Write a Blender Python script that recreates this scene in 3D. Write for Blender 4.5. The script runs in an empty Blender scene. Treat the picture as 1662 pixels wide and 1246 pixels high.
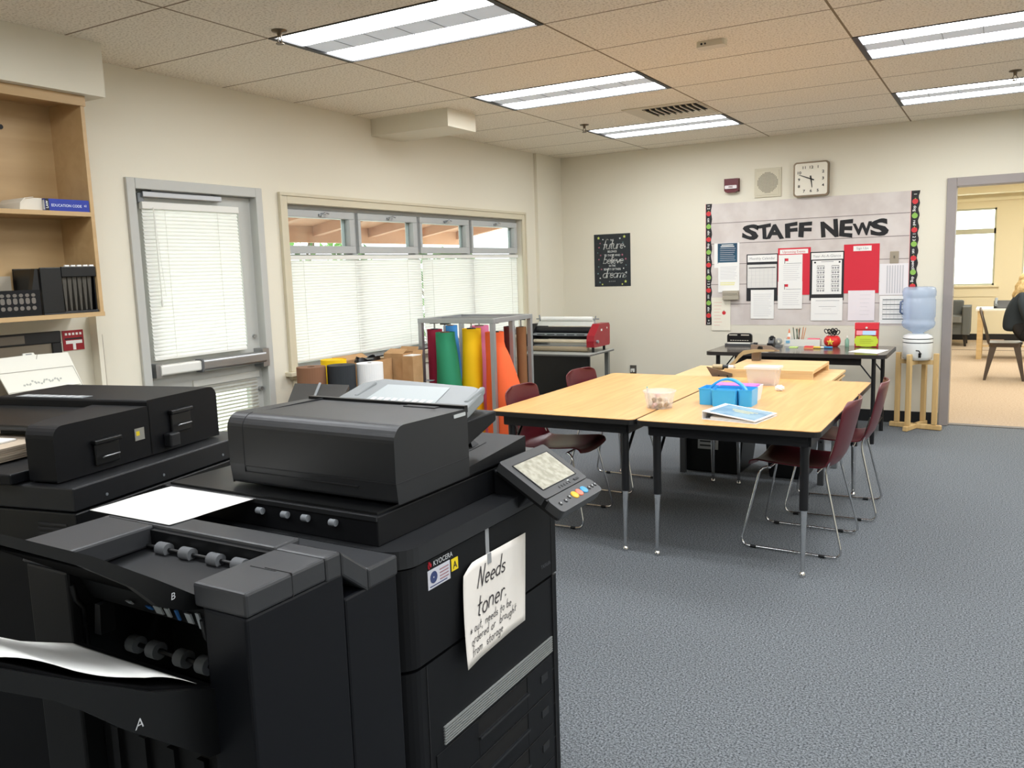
import bpy, math, random
from mathutils import Vector, Matrix
random.seed(7)
SC = bpy.context.scene
COL = SC.collection
PI = math.pi
def rad(a): return math.radians(a)

# ---------------------------------------------------------------- camera
XL, YB, ZC = -4.224, 8.334, 2.683          # left wall, far wall, ceiling
cam_d = bpy.data.cameras.new('camera'); cam = bpy.data.objects.new('camera', cam_d); COL.objects.link(cam)
_yaw, _pitch, _roll = 0.5307, -0.1361, -0.0326
_f = Vector((-math.sin(_yaw)*math.cos(_pitch), math.cos(_yaw)*math.cos(_pitch), math.sin(_pitch)))
_r = Vector((math.cos(_yaw), math.sin(_yaw), 0)); _u = _r.cross(_f)
_c, _s = math.cos(_roll), math.sin(_roll)
_r2 = _c*_r + _s*_u; _u2 = -_s*_r + _c*_u
cam.matrix_world = Matrix(((_r2.x,_u2.x,-_f.x,0),(_r2.y,_u2.y,-_f.y,0),(_r2.z,_u2.z,-_f.z,1.513),(0,0,0,1)))
cam_d.sensor_fit = 'HORIZONTAL'; cam_d.sensor_width = 36; cam_d.lens = 1359.5/1662*36
cam_d.clip_start = 0.05; cam_d.clip_end = 200
SC.camera = cam

# ---------------------------------------------------------------- world, light, exposure
SC.view_settings.view_transform = 'Standard'; SC.view_settings.look = 'None'
SC.view_settings.gamma = 1; SC.view_settings.exposure = 0.58; SC.view_settings.use_curve_mapping = False
LAMP = 14.0        # emission of the fluorescent lenses
SKY = 4.2          # brightness of the overcast sky
W = bpy.data.worlds.new('sky'); SC.world = W; W.use_nodes = True
_bg = W.node_tree.nodes['Background']; _bg.inputs[0].default_value = (0.93, 0.97, 1.0, 1); _bg.inputs[1].default_value = SKY
sun_d = bpy.data.lights.new('sun', 'SUN'); sun_d.energy = 3.0; sun_d.angle = rad(3); sun_d.color = (1, .95, .86)
sun = bpy.data.objects.new('sun', sun_d); COL.objects.link(sun); sun.rotation_euler = (rad(35), rad(28), 0); sun.location = (-8, 4, 8)

# ---------------------------------------------------------------- materials
def lin(c):
    def f(x):
        x /= 255.0
        return x/12.92 if x <= .04045 else ((x+.055)/1.055)**2.4
    return (f(c[0]), f(c[1]), f(c[2]), 1)
_MC = {}
def M(name, rgb, rough=.5, metal=0, bump=None, var=None, trans=0, alpha=1, emis=0, ior=1.45, sheen=0, spec=.5, thin=0):
    if name in _MC: return _MC[name]
    m = bpy.data.materials.new(name); m.use_nodes = True; nt = m.node_tree; b = nt.nodes['Principled BSDF']
    b.inputs['Base Color'].default_value = lin(rgb); b.inputs['Roughness'].default_value = rough
    b.inputs['Metallic'].default_value = metal; b.inputs['IOR'].default_value = ior
    b.inputs['Specular IOR Level'].default_value = spec
    if trans: b.inputs['Transmission Weight'].default_value = trans
    if alpha < 1: b.inputs['Alpha'].default_value = alpha
    if emis:
        b.inputs['Emission Color'].default_value = lin(rgb); b.inputs['Emission Strength'].default_value = emis
    tc = nt.nodes.new('ShaderNodeTexCoord')
    if var:   # (scale, other rgb, detail)  colour mottling that belongs to the material
        n = nt.nodes.new('ShaderNodeTexNoise'); n.inputs['Scale'].default_value = var[0]; n.inputs['Detail'].default_value = var[2] if len(var) > 2 else 3
        r = nt.nodes.new('ShaderNodeValToRGB'); r.color_ramp.elements[0].position = .38; r.color_ramp.elements[1].position = .62
        r.color_ramp.elements[0].color = lin(rgb); r.color_ramp.elements[1].color = lin(var[1])
        nt.links.new(tc.outputs['Object'], n.inputs['Vector']); nt.links.new(n.outputs['Fac'], r.inputs['Fac']); nt.links.new(r.outputs['Color'], b.inputs['Base Color'])
    if bump:
        n = nt.nodes.new('ShaderNodeTexNoise'); n.inputs['Scale'].default_value = bump[0]; n.inputs['Detail'].default_value = 2
        bp = nt.nodes.new('ShaderNodeBump'); bp.inputs['Strength'].default_value = bump[1]; bp.inputs['Distance'].default_value = .002
        nt.links.new(tc.outputs['Object'], n.inputs['Vector']); nt.links.new(n.outputs['Fac'], bp.inputs['Height']); nt.links.new(bp.outputs['Normal'], b.inputs['Normal'])
    if thin:  # light passing through a thin sheet
        t = nt.nodes.new('ShaderNodeBsdfTranslucent'); t.inputs['Color'].default_value = lin(rgb)
        mx = nt.nodes.new('ShaderNodeMixShader'); mx.inputs[0].default_value = thin
        nt.links.new(b.outputs[0], mx.inputs[1]); nt.links.new(t.outputs[0], mx.inputs[2]); nt.links.new(mx.outputs[0], nt.nodes['Material Output'].inputs['Surface'])
    _MC[name] = m; return m
def glassy(name, rgb, fac=.12, rough=.05):
    """thin clear sheet: mostly lets light straight through, with a glossy share"""
    if name in _MC: return _MC[name]
    m = bpy.data.materials.new(name); m.use_nodes = True; nt = m.node_tree; nt.nodes.remove(nt.nodes['Principled BSDF'])
    t = nt.nodes.new('ShaderNodeBsdfTransparent'); t.inputs[0].default_value = lin(rgb)
    g = nt.nodes.new('ShaderNodeBsdfGlossy'); g.inputs['Roughness'].default_value = rough; g.inputs[0].default_value = (1,1,1,1)
    mx = nt.nodes.new('ShaderNodeMixShader'); mx.inputs[0].default_value = fac
    nt.links.new(t.outputs[0], mx.inputs[1]); nt.links.new(g.outputs[0], mx.inputs[2]); nt.links.new(mx.outputs[0], nt.nodes['Material Output'].inputs['Surface'])
    _MC[name] = m; return m
def milky(name, rgb, fac=.4):
    """translucent plastic tub: part clear, part white diffuse"""
    if name in _MC: return _MC[name]
    m = bpy.data.materials.new(name); m.use_nodes = True; nt = m.node_tree; b = nt.nodes['Principled BSDF']
    b.inputs['Base Color'].default_value = lin(rgb); b.inputs['Roughness'].default_value = .25
    t = nt.nodes.new('ShaderNodeBsdfTransparent'); t.inputs[0].default_value = (1,1,1,1)
    mx = nt.nodes.new('ShaderNodeMixShader'); mx.inputs[0].default_value = fac
    nt.links.new(t.outputs[0], mx.inputs[1]); nt.links.new(b.outputs[0], mx.inputs[2]); nt.links.new(mx.outputs[0], nt.nodes['Material Output'].inputs['Surface'])
    _MC[name] = m; return m
def wood(name, a, b_, scale=1.0, rough=.35, axis=1, spec=.5):
    """straight grain running along one axis (object coordinates)"""
    if name in _MC: return _MC[name]
    m = bpy.data.materials.new(name); m.use_nodes = True; nt = m.node_tree; b = nt.nodes['Principled BSDF']
    b.inputs['Roughness'].default_value = rough; b.inputs['Specular IOR Level'].default_value = spec
    tc = nt.nodes.new('ShaderNodeTexCoord'); mp = nt.nodes.new('ShaderNodeMapping')
    sc = [22*scale]*3; sc[axis] = 1.4*scale; mp.inputs['Scale'].default_value = sc
    n = nt.nodes.new('ShaderNodeTexNoise'); n.inputs['Scale'].default_value = 1; n.inputs['Detail'].default_value = 5; n.inputs['Distortion'].default_value = 1.2
    r = nt.nodes.new('ShaderNodeValToRGB'); r.color_ramp.elements[0].position = .3; r.color_ramp.elements[1].position = .7
    r.color_ramp.elements[0].color = lin(a); r.color_ramp.elements[1].color = lin(b_)
    nt.links.new(tc.outputs['Object'], mp.inputs['Vector']); nt.links.new(mp.outputs[0], n.inputs['Vector']); nt.links.new(n.outputs['Fac'], r.inputs['Fac']); nt.links.new(r.outputs['Color'], b.inputs['Base Color'])
    _MC[name] = m; return m

# ---------------------------------------------------------------- mesh builder
class G:
    def __init__(s): s.v=[]; s.f=[]; s.m=[]; s.sm=[]; s.mats=[]; s.T=None
    def add(s, vs, fs, mat, smooth=False):
        if mat not in s.mats: s.mats.append(mat)
        k=s.mats.index(mat); n=len(s.v)
        for p in vs:
            p=Vector(p); s.v.append(s.T @ p if s.T else p)
        for f in fs: s.f.append([i+n for i in f]); s.m.append(k); s.sm.append(smooth)
        return s
    def box(s,x0,x1,y0,y1,z0,z1,mat):
        vs=[(x,y,z) for x in (x0,x1) for y in (y0,y1) for z in (z0,z1)]
        return s.add(vs,[(0,1,3,2),(4,6,7,5),(0,4,5,1),(2,3,7,6),(0,2,6,4),(1,5,7,3)],mat)
    def hexa(s,b,t,mat):   # bottom 4 and top 4 corners, both counter-clockwise seen from above
        return s.add(list(b)+list(t),[(3,2,1,0),(4,5,6,7)]+[(i,(i+1)%4,4+(i+1)%4,4+i) for i in range(4)],mat)
    def quad(s,a,b,c,d,mat): return s.add([a,b,c,d],[(0,1,2,3)],mat)
    def prism(s,poly,a,b,mat,axis='z',smooth=False):
        """poly: 2D outline; axis z: (x,y), axis x: (y,z), axis y: (x,z)"""
        def P(p,w): return {'z':(p[0],p[1],w),'x':(w,p[0],p[1]),'y':(p[0],w,p[1])}[axis]
        n=len(poly); vs=[P(p,a) for p in poly]+[P(p,b) for p in poly]
        s.add(vs,[(i,(i+1)%n,n+(i+1)%n,n+i) for i in range(n)],mat,smooth)
        return s.add(vs,[tuple(range(n))[::-1],tuple(range(n,2*n))],mat)
    def rbox(s,x0,x1,y0,y1,z0,z1,r,mat,axis='z',n=5,corners=(1,1,1,1)):
        a,b,c,d = {'z':(x0,x1,y0,y1),'x':(y0,y1,z0,z1),'y':(x0,x1,z0,z1)}[axis]
        w = {'z':(z0,z1),'x':(x0,x1),'y':(y0,y1)}[axis]
        return s.prism(rrect(a,b,c,d,r,n,corners),w[0],w[1],mat,axis)
    def tube(s,pts,r,mat,n=8,cap=True,closed=False):
        pts=[Vector(p) for p in pts]; N=len(pts); rs=r if isinstance(r,(list,tuple)) else [r]*N
        vs=[];fs=[]; up=None
        for i,p in enumerate(pts):
            if closed: t=pts[(i+1)%N]-pts[i-1]
            else: t=pts[min(i+1,N-1)]-pts[max(i-1,0)]
            t.normalize()
            if up is None:
                up=Vector((0,0,1)) if abs(t.z)<.9 else Vector((1,0,0))
            a=t.cross(up).normalized(); up=a.cross(t).normalized()
            for k in range(n):
                th=2*PI*k/n; vs.append(p+rs[i]*(math.cos(th)*a+math.sin(th)*up))
        for i in range(N if closed else N-1):
            j=(i+1)%N
            for k in range(n): fs.append((i*n+k,i*n+(k+1)%n,j*n+(k+1)%n,j*n+k))
        s.add(vs,fs,mat,True)
        if cap and not closed: s.add([vs[k] for k in range(n)],[tuple(range(n))[::-1]],mat); s.add(vs[-n:],[tuple(range(n))],mat)
        return s
    def cyl(s,p0,p1,r,mat,n=20,r1=None): return s.tube([p0,p1],[r,r if r1 is None else r1],mat,n)
    def lathe(s,prof,c,mat,n=28,ax='z',caps=True,smooth=True):
        vs=[];fs=[]
        for (r,h) in prof:
            for k in range(n):
                th=2*PI*k/n; a,b=r*math.cos(th),r*math.sin(th)
                p={'z':(a,b,h),'x':(h,a,b),'y':(b,h,a)}[ax]; vs.append((c[0]+p[0],c[1]+p[1],c[2]+p[2]))
        for i in range(len(prof)-1):
            for k in range(n): fs.append((i*n+k,i*n+(k+1)%n,(i+1)*n+(k+1)%n,(i+1)*n+k))
        s.add(vs,fs,mat,smooth)
        if caps:
            if prof[0][0]>1e-6: s.add(vs[:n],[tuple(range(n))[::-1]],mat)
            if prof[-1][0]>1e-6: s.add(vs[-n:],[tuple(range(n))],mat)
        return s
    def ball(s,c,r,mat,n=12,sx=1,sy=1,sz=1):
        pr=[(max(1e-4,r*math.sin(PI*i/n)),-r*math.cos(PI*i/n)*sz) for i in range(n+1)]
        T0=s.T; s.T=(T0 or Matrix())@Matrix.Translation(c)@Matrix.Diagonal((sx,sy,1,1)); s.lathe(pr,(0,0,0),mat,n*2,caps=False); s.T=T0; return s
    def grid(s,fn,nu,nv,mat,smooth=True,thick=0):
        vs=[Vector(fn(i/nu,j/nv)) for i in range(nu+1) for j in range(nv+1)]
        fs=[(i*(nv+1)+j,(i+1)*(nv+1)+j,(i+1)*(nv+1)+j+1,i*(nv+1)+j+1) for i in range(nu) for j in range(nv)]
        return s.add(vs,fs,mat,smooth)
    def text(s,txt,mat,fn,size=1,bold=0,align='CENTER',depth=0,shear=0):
        """fn maps the 2D letter plane (u right, v up) (and w out) to a point"""
        vs,fs=text_geo(txt,bold,align,shear)
        if depth==0:
            return s.add([fn(x*size,y*size,0) for x,y in vs],fs,mat)
        n=len(vs); s.add([fn(x*size,y*size,depth) for x,y in vs],fs,mat)
        cnt={}
        for f in fs:
            for a,b in zip(f,f[1:]+f[:1]): cnt[(a,b)]=1
        side=[(a,b) for (a,b) in cnt if (b,a) not in cnt]
        al=[fn(x*size,y*size,0) for x,y in vs]+[fn(x*size,y*size,depth) for x,y in vs]
        return s.add(al,[(a,b,b+n,a+n) for a,b in side],mat)
    def strokes(s,txt,mat,fn,size=1,w=.06,slant=0,x=0,y=0,gap=.16,jit=0):
        """single-line handwriting made of thin ribbons"""
        for ch in txt:
            if ch==' ': x+=size*.42; continue
            wd,lines=STROKE[ch]
            dy=random.uniform(-jit,jit)*size
            for ln in lines:
                pts=[(x+size*(a+slant*b), y+dy+size*b) for a,b in ln]
                for (ax,ay),(bx,by) in zip(pts,pts[1:]):
                    dx,dy_=bx-ax,by-ay; L=math.hypot(dx,dy_) or 1; nx,ny=-dy_/L*w*size/2,dx/L*w*size/2
                    ex,ey=dx/L*w*size/3,dy_/L*w*size/3
                    s.add([fn(ax-ex+nx,ay-ey+ny,0),fn(ax-ex-nx,ay-ey-ny,0),fn(bx+ex-nx,by+ey-ny,0),fn(bx+ex+nx,by+ey+ny,0)],[(0,1,2,3)],mat)
            x+=size*(wd+gap)
        return x
    def build(s,name,parent=None,bevel=0,seg=2,local=False,label=None,cat=None,group=None,kind=None,solid=0,subsurf=0,angle=40,org=None,rotz=0):
        me=bpy.data.meshes.new(name)
        if parent is not None:
            inv=Matrix() if local else ROOT[parent.name].inverted()
        elif local:
            inv=Matrix()
        else:
            if org is None:
                xs=[p.x for p in s.v]; ys=[p.y for p in s.v]; zs=[p.z for p in s.v]
                org=((min(xs)+max(xs))/2,(min(ys)+max(ys))/2,min(zs))
            inv=Matrix.Translation(-Vector(org))
        me.from_pydata([inv@p for p in s.v],[],s.f)
        for m in s.mats: me.materials.append(m)
        me.polygons.foreach_set('material_index',s.m); me.polygons.foreach_set('use_smooth',s.sm); me.update()
        o=bpy.data.objects.new(name,me); COL.objects.link(o)
        if parent is not None: o.parent=parent; ROOT[o.name]=ROOT[parent.name]
        elif not local: o.location=org; ROOT[o.name]=Matrix.Translation(org)
        else: ROOT[o.name]=Matrix()
        if solid:
            md=o.modifiers.new('solid','SOLIDIFY'); md.thickness=solid; md.offset=0
        if bevel:
            md=o.modifiers.new('bevel','BEVEL'); md.width=bevel; md.segments=seg; md.limit_method='ANGLE'; md.angle_limit=rad(angle); md.harden_normals=False
        if subsurf:
            md=o.modifiers.new('sub','SUBSURF'); md.levels=subsurf; md.render_levels=subsurf
        tag(o,label,cat,group,kind)
        return o
ROOT={}
def tag(o,label=None,cat=None,group=None,kind=None):
    if label: o['label']=label
    if cat: o['category']=cat
    if group: o['group']=group
    if kind: o['kind']=kind
    return o
def thing(name,label,cat,loc=(0,0,0),rotz=0,group=None):
    o=bpy.data.objects.new(name,None); COL.objects.link(o); o.empty_display_size=.1
    o.location=loc; o.rotation_euler=(0,0,rotz)
    ROOT[o.name]=Matrix.Translation(loc)@Matrix.Rotation(rotz,4,'Z')
    return tag(o,label,cat,group)
def dup(root,loc,rotz,label,group=None):
    kids={}
    for c in ALLKIDS(root): kids.setdefault(c.parent.name,[]).append(c)
    def cp(o,par):
        c=o.copy(); COL.objects.link(c)
        if par: c.parent=par
        for ch in kids.get(o.name,[]): cp(ch,c)
        return c
    r=cp(root,None); r.location=loc; r.rotation_euler=(0,0,rotz); r['label']=label
    if group: r['group']=group
    return r
def ALLKIDS(root):
    out=[];st=[root]
    allo=list(COL.objects)
    while st:
        p=st.pop()
        for o in allo:
            if o.parent==p: out.append(o); st.append(o)
    return out
def rrect(a,b,c,d,r,n=5,corners=(1,1,1,1)):
    """rounded rectangle a..b by c..d, counter-clockwise from the low corner"""
    out=[]
    for k,(cx,cy,t0) in enumerate(((a+r,c+r,PI),(b-r,c+r,1.5*PI),(b-r,d-r,0),(a+r,d-r,.5*PI))):
        if corners[k]:
            for i in range(n+1):
                t=t0+.5*PI*i/n; out.append((cx+r*math.cos(t),cy+r*math.sin(t)))
        else: out.append(((a,b,b,a)[k],(c,c,d,d)[k]))
    return out
_TG={}
def text_geo(txt,bold=0,align='CENTER',shear=0):
    key=(txt,bold,align,shear)
    if key in _TG: return _TG[key]
    cu=bpy.data.curves.new('t','FONT'); cu.body=txt; cu.align_x=align; cu.offset=bold; cu.shear=shear; cu.resolution_u=3; cu.fill_mode='FRONT'
    ob=bpy.data.objects.new('t',cu); COL.objects.link(ob)
    me=bpy.data.meshes.new_from_object(ob.evaluated_get(bpy.context.evaluated_depsgraph_get()))
    r=([(v.co.x,v.co.y) for v in me.vertices],[list(p.vertices) for p in me.polygons])
    bpy.data.objects.remove(ob); bpy.data.curves.remove(cu); bpy.data.meshes.remove(me)
    _TG[key]=r; return r
def arc(cx,cy,rx,ry,a0,a1,n=8): return [(cx+rx*math.cos(rad(a0+(a1-a0)*i/n)),cy+ry*math.sin(rad(a0+(a1-a0)*i/n))) for i in range(n+1)]
_o=arc(.2,.22,.2,.22,90,450,12)
STROKE={
 'a':(.42,[arc(.2,.22,.2,.22,40,330,10),[(.38,.42),(.38,.05),(.44,0)]]),
 'b':(.4,[[(.02,.95),(.02,0)],arc(.2,.22,.2,.22,170,-170,12)]),
 'c':(.36,[arc(.2,.22,.2,.22,50,310,10)]),
 'd':(.42,[arc(.2,.22,.2,.22,40,330,10),[(.38,.95),(.38,0)]]),
 'e':(.38,[[(.02,.22),(.36,.26)]+arc(.2,.22,.18,.22,10,310,10)]),
 'f':(.28,[arc(.22,.8,.12,.15,40,180,6)+[(.1,-.05)],[(0,.42),(.28,.44)]]),
 'g':(.42,[arc(.2,.22,.2,.22,40,330,10),[(.38,.42),(.38,-.2)]+arc(.2,-.2,.18,.15,0,-170,6)]),
 'h':(.4,[[(.02,.95),(.02,0)],arc(.2,.25,.18,.18,180,0,6)+[(.38,0)]]),
 'i':(.1,[[(.05,.42),(.05,0)],[(.05,.6),(.06,.64)]]),
 'l':(.12,[[(.05,.95),(.05,.05),(.12,0)]]),
 'm':(.62,[[(.02,.42),(.02,0)],arc(.17,.27,.15,.16,180,0,6)+[(.32,0)],arc(.47,.27,.15,.16,180,0,6)+[(.62,0)]]),
 'n':(.4,[[(.02,.42),(.02,0)],arc(.2,.25,.18,.18,180,0,6)+[(.38,0)]]),
 'o':(.4,[_o]),
 'r':(.3,[[(.04,.44),(.04,0)],arc(.2,.25,.16,.2,180,50,6)]),
 's':(.32,[arc(.17,.33,.15,.1,40,200,6)+[(.2,.22)]+arc(.16,.11,.15,.11,60,-160,8)]),
 't':(.3,[[(.13,.8),(.13,.05),(.24,0)],[(0,.46),(.3,.5)]]),
 'u':(.42,[[(.02,.42),(.02,.15)]+arc(.2,.15,.18,.15,180,360,6),[(.38,.44),(.38,0),(.42,0)]]),
 'v':(.36,[[(0,.42),(.18,0),(.36,.42)]]),
 'N':(.55,[[(.04,0),(.08,.95),(.45,0),(.5,.98)]]),
 '.':(.1,[[(.03,.0),(.06,.03)]]), ',':(.12,[[(.06,.06),(.02,-.12)]]),
 '*':(.34,[[(.17,.55),(.17,.1)],[(.0,.42),(.34,.2)],[(.0,.2),(.34,.42)]]),
}

# common materials
MW = M('wall_paint',(224,218,200),.75,bump=(140,.05))
def striplines(name,base,line,pitch,axis,wid=.03,rough=.6):
    m=bpy.data.materials.new(name); m.use_nodes=True; nt=m.node_tree; b=nt.nodes['Principled BSDF']; b.inputs['Roughness'].default_value=rough
    tc=nt.nodes.new('ShaderNodeTexCoord'); sp=nt.nodes.new('ShaderNodeSeparateXYZ'); nt.links.new(tc.outputs['Object'],sp.inputs[0])
    mu=nt.nodes.new('ShaderNodeMath'); mu.operation='DIVIDE'; mu.inputs[1].default_value=pitch; nt.links.new(sp.outputs[axis],mu.inputs[0])
    fr=nt.nodes.new('ShaderNodeMath'); fr.operation='FRACT'; nt.links.new(mu.outputs[0],fr.inputs[0])
    lt=nt.nodes.new('ShaderNodeMath'); lt.operation='LESS_THAN'; lt.inputs[1].default_value=wid; nt.links.new(fr.outputs[0],lt.inputs[0])
    mx=nt.nodes.new('ShaderNodeMix'); mx.data_type='RGBA'; mx.inputs[6].default_value=lin(base); mx.inputs[7].default_value=lin(line)
    nt.links.new(lt.outputs[0],mx.inputs[0]); nt.links.new(mx.outputs[2],b.inputs['Base Color']); return m
TRIM = M('trim_paint',(206,197,172),.5)
DOORGREY = M('door_grey_paint',(184,184,178),.4)
FRAMEGREY = M('window_grey_paint',(176,178,176),.4)
BLACK = M('black_plastic',(10,11,14),.5,spec=.28,bump=(900,.12))
BLACK2 = M('black_plastic_gloss',(10,11,12),.38)
DARK = M('dark_grey_plastic',(25,26,28),.45,bump=(900,.12))
COVER = M('charcoal_plastic',(32,33,35),.42,bump=(900,.1))
GREYP = M('mid_grey_plastic',(120,124,126),.5)
CHROME = M('chrome',(215,215,215),.12,1)
STEEL = M('brushed_steel',(170,172,174),.38,1)
WHITE = M('white_paper',(238,237,232),.7)
WHITEP = M('white_plastic',(225,224,216),.4)
INK = M('black_ink',(30,30,32),.6)
GREYINK = M('grey_print',(150,150,152),.7)
RUBBER = M('grey_rubber',(120,124,128),.6)
# ================================================================ SETTING
X0, Y0, TX, TY = -3.192, 3.1655, 1.22, .61       # ceiling grid
sun.rotation_euler = (0, rad(-35), 0)
def floor_mat(name,a,b,sc):
    m=bpy.data.materials.new(name); m.use_nodes=True; nt=m.node_tree; p=nt.nodes['Principled BSDF']; p.inputs['Roughness'].default_value=.95; p.inputs['Specular IOR Level'].default_value=.15
    tc=nt.nodes.new('ShaderNodeTexCoord')
    n1=nt.nodes.new('ShaderNodeTexNoise'); n1.inputs['Scale'].default_value=sc; n1.inputs['Detail'].default_value=4; n1.inputs['Roughness'].default_value=.75
    r=nt.nodes.new('ShaderNodeValToRGB'); r.color_ramp.elements[0].position=.36; r.color_ramp.elements[1].position=.66; r.color_ramp.elements[0].color=lin(a); r.color_ramp.elements[1].color=lin(b)
    bp=nt.nodes.new('ShaderNodeBump'); bp.inputs['Strength'].default_value=.6; bp.inputs['Distance'].default_value=.006
    nt.links.new(tc.outputs['Object'],n1.inputs['Vector']); nt.links.new(n1.outputs['Fac'],r.inputs['Fac']); nt.links.new(r.outputs['Color'],p.inputs['Base Color'])
    nt.links.new(n1.outputs['Fac'],bp.inputs['Height']); nt.links.new(bp.outputs['Normal'],p.inputs['Normal']); return m
CARPET=floor_mat('blue_grey_carpet',(36,40,44),(146,151,155),140)
TANCARPET=floor_mat('tan_carpet',(166,146,124),(192,174,152),60)
g=G(); g.box(XL-.15,3.6,-2.6,8.40,-.1,0,CARPET); g.build('floor',kind='structure',org=(0,0,-.1))
g=G(); g.box(-2.6,4.2,8.401,17.15,-.1,0,TANCARPET); g.build('floor_lobby',kind='structure',org=(0,12,-.1))
g=G(); g.box(-2.6,4.2,15.15,15.19,0,.004,M('floor_seam',(110,95,80),.6)); g.box(-.39,.6,8.36,8.44,0,.006,M('threshold',(92,86,80),.6)); g.build('trim_floor',kind='structure')
# left wall with the door and the window openings
DY0,DY1,DZ=3.03,4.02,2.087; WY0,WY1,WZ0,WZ1=4.243,7.477,.862,2.004
g=G()
for a in ((-2.6,DY0,0,3),(DY0,DY1,DZ,3),(DY1,WY0,0,3),(WY0,WY1,0,WZ0),(WY0,WY1,WZ1,3),(WY1,8.5,0,3)):
    g.box(XL-.15,XL,a[0],a[1],a[2],a[3],MW)
g.box(XL,XL+.035,7.78,8.334,0,ZC,MW)            # shallow chase beside the corner
g.build('wall_left',kind='structure')
OX0,OX1,OZ=-.39,.62,2.11
g=G()
for a in ((XL-.15,OX0,0,3),(OX0,OX1,OZ,3),(OX1,3.6,0,3)): g.box(a[0],a[1],YB,YB+.14,a[2],a[3],MW)
g.build('wall_far',kind='structure')
g=G(); g.box(3.5,3.65,-2.6,8.5,0,3,MW); g.build('wall_right',kind='structure')
g=G(); g.box(XL-.15,3.65,-2.75,-2.6,0,3,MW); g.build('wall_near',kind='structure')
# ceiling of lay-in tiles
def ceil_mat():
    m=bpy.data.materials.new('acoustic_tile'); m.use_nodes=True; nt=m.node_tree; p=nt.nodes['Principled BSDF']; p.inputs['Roughness'].default_value=.9; p.inputs['Specular IOR Level'].default_value=.2
    tc=nt.nodes.new('ShaderNodeTexCoord'); sp=nt.nodes.new('ShaderNodeSeparateXYZ'); nt.links.new(tc.outputs['Object'],sp.inputs[0])
    fac=None
    for ax,pitch,w in ((0,TX,.005),(1,TY,.009)):
        d=nt.nodes.new('ShaderNodeMath'); d.operation='DIVIDE'; d.inputs[1].default_value=pitch; nt.links.new(sp.outputs[ax],d.inputs[0])
        o=nt.nodes.new('ShaderNodeMath'); o.operation='ADD'; o.inputs[1].default_value=100.5; nt.links.new(d.outputs[0],o.inputs[0])
        f=nt.nodes.new('ShaderNodeMath'); f.operation='FRACT'; nt.links.new(o.outputs[0],f.inputs[0])
        s_=nt.nodes.new('ShaderNodeMath'); s_.operation='SUBTRACT'; s_.inputs[1].default_value=.5; nt.links.new(f.outputs[0],s_.inputs[0])
        a=nt.nodes.new('ShaderNodeMath'); a.operation='ABSOLUTE'; nt.links.new(s_.outputs[0],a.inputs[0])
        l=nt.nodes.new('ShaderNodeMath'); l.operation='LESS_THAN'; l.inputs[1].default_value=w; nt.links.new(a.outputs[0],l.inputs[0])
        if fac is None: fac=l
        else:
            mx=nt.nodes.new('ShaderNodeMath'); mx.operation='MAXIMUM'; nt.links.new(fac.outputs[0],mx.inputs[0]); nt.links.new(l.outputs[0],mx.inputs[1]); fac=mx
    n=nt.nodes.new('ShaderNodeTexNoise'); n.inputs['Scale'].default_value=90; n.inputs['Detail'].default_value=3; nt.links.new(tc.outputs['Object'],n.inputs['Vector'])
    r=nt.nodes.new('ShaderNodeValToRGB'); r.color_ramp.elements[0].position=.36; r.color_ramp.elements[1].position=.5
    r.color_ramp.elements[0].color=lin((208,198,178)); r.color_ramp.elements[1].color=lin((242,234,218)); nt.links.new(n.outputs['Fac'],r.inputs['Fac'])
    mix=nt.nodes.new('ShaderNodeMix'); mix.data_type='RGBA'; mix.inputs[7].default_value=lin((140,124,100))
    nt.links.new(fac.outputs[0],mix.inputs[0]); nt.links.new(r.outputs['Color'],mix.inputs[6]); nt.links.new(mix.outputs[2],p.inputs['Base Color']); return m
CEIL=ceil_mat()
LIGHTS=[(i,j) for i in (0,2,4) for j in (-9,-6,-3,0,3,6)]
LIGHTS=[q for q in LIGHTS if q[1]>-9]
g=G()
for i in range(-1,6):
    for j in range(-10,10):
        if (i,j) in LIGHTS: continue
        a,b=X0+i*TX,X0+(i+1)*TX; c,d=Y0+j*TY,Y0+(j+1)*TY
        a,b=max(a,XL-.1),min(b,3.6); c,d=max(c,-2.7),min(d,8.4)
        if a>=b or c>=d: continue
        g.add([(a,c,ZC),(a,d,ZC),(b,d,ZC),(b,c,ZC)],[(0,1,2,3)],CEIL)
g.box(XL-.2,3.7,-2.8,8.5,ZC+.2,ZC+.25,CEIL)
g.build('ceiling',kind='structure',org=(X0,Y0,ZC))
# wall perimeter baseboard
VINYL=M('black_vinyl',(22,23,25),.5)
g=G(); g.box(XL+.035,OX0-.07,YB-.012,YB,0,.11,VINYL); g.box(OX1+.07,3.5,YB-.012,YB,0,.11,VINYL); g.build('baseboard_far',kind='structure')
g=G()
for a,b in ((-2.6,DY0-.02),(DY1+.02,7.78)): g.box(XL,XL+.012,a,b,0,.11,VINYL)
g.build('baseboard_left',kind='structure')
# duct boxed in under the ceiling, and the soffit over the bookcase
g=G(); g.box(XL,-3.515,5.195,5.57,ZC-.128,ZC+.02,MW); g.build('trim_duct',kind='structure')
g=G(); g.box(XL,-3.9,-2.6,2.74,2.425,ZC+.02,MW); g.build('trim_soffit',kind='structure')
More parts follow.
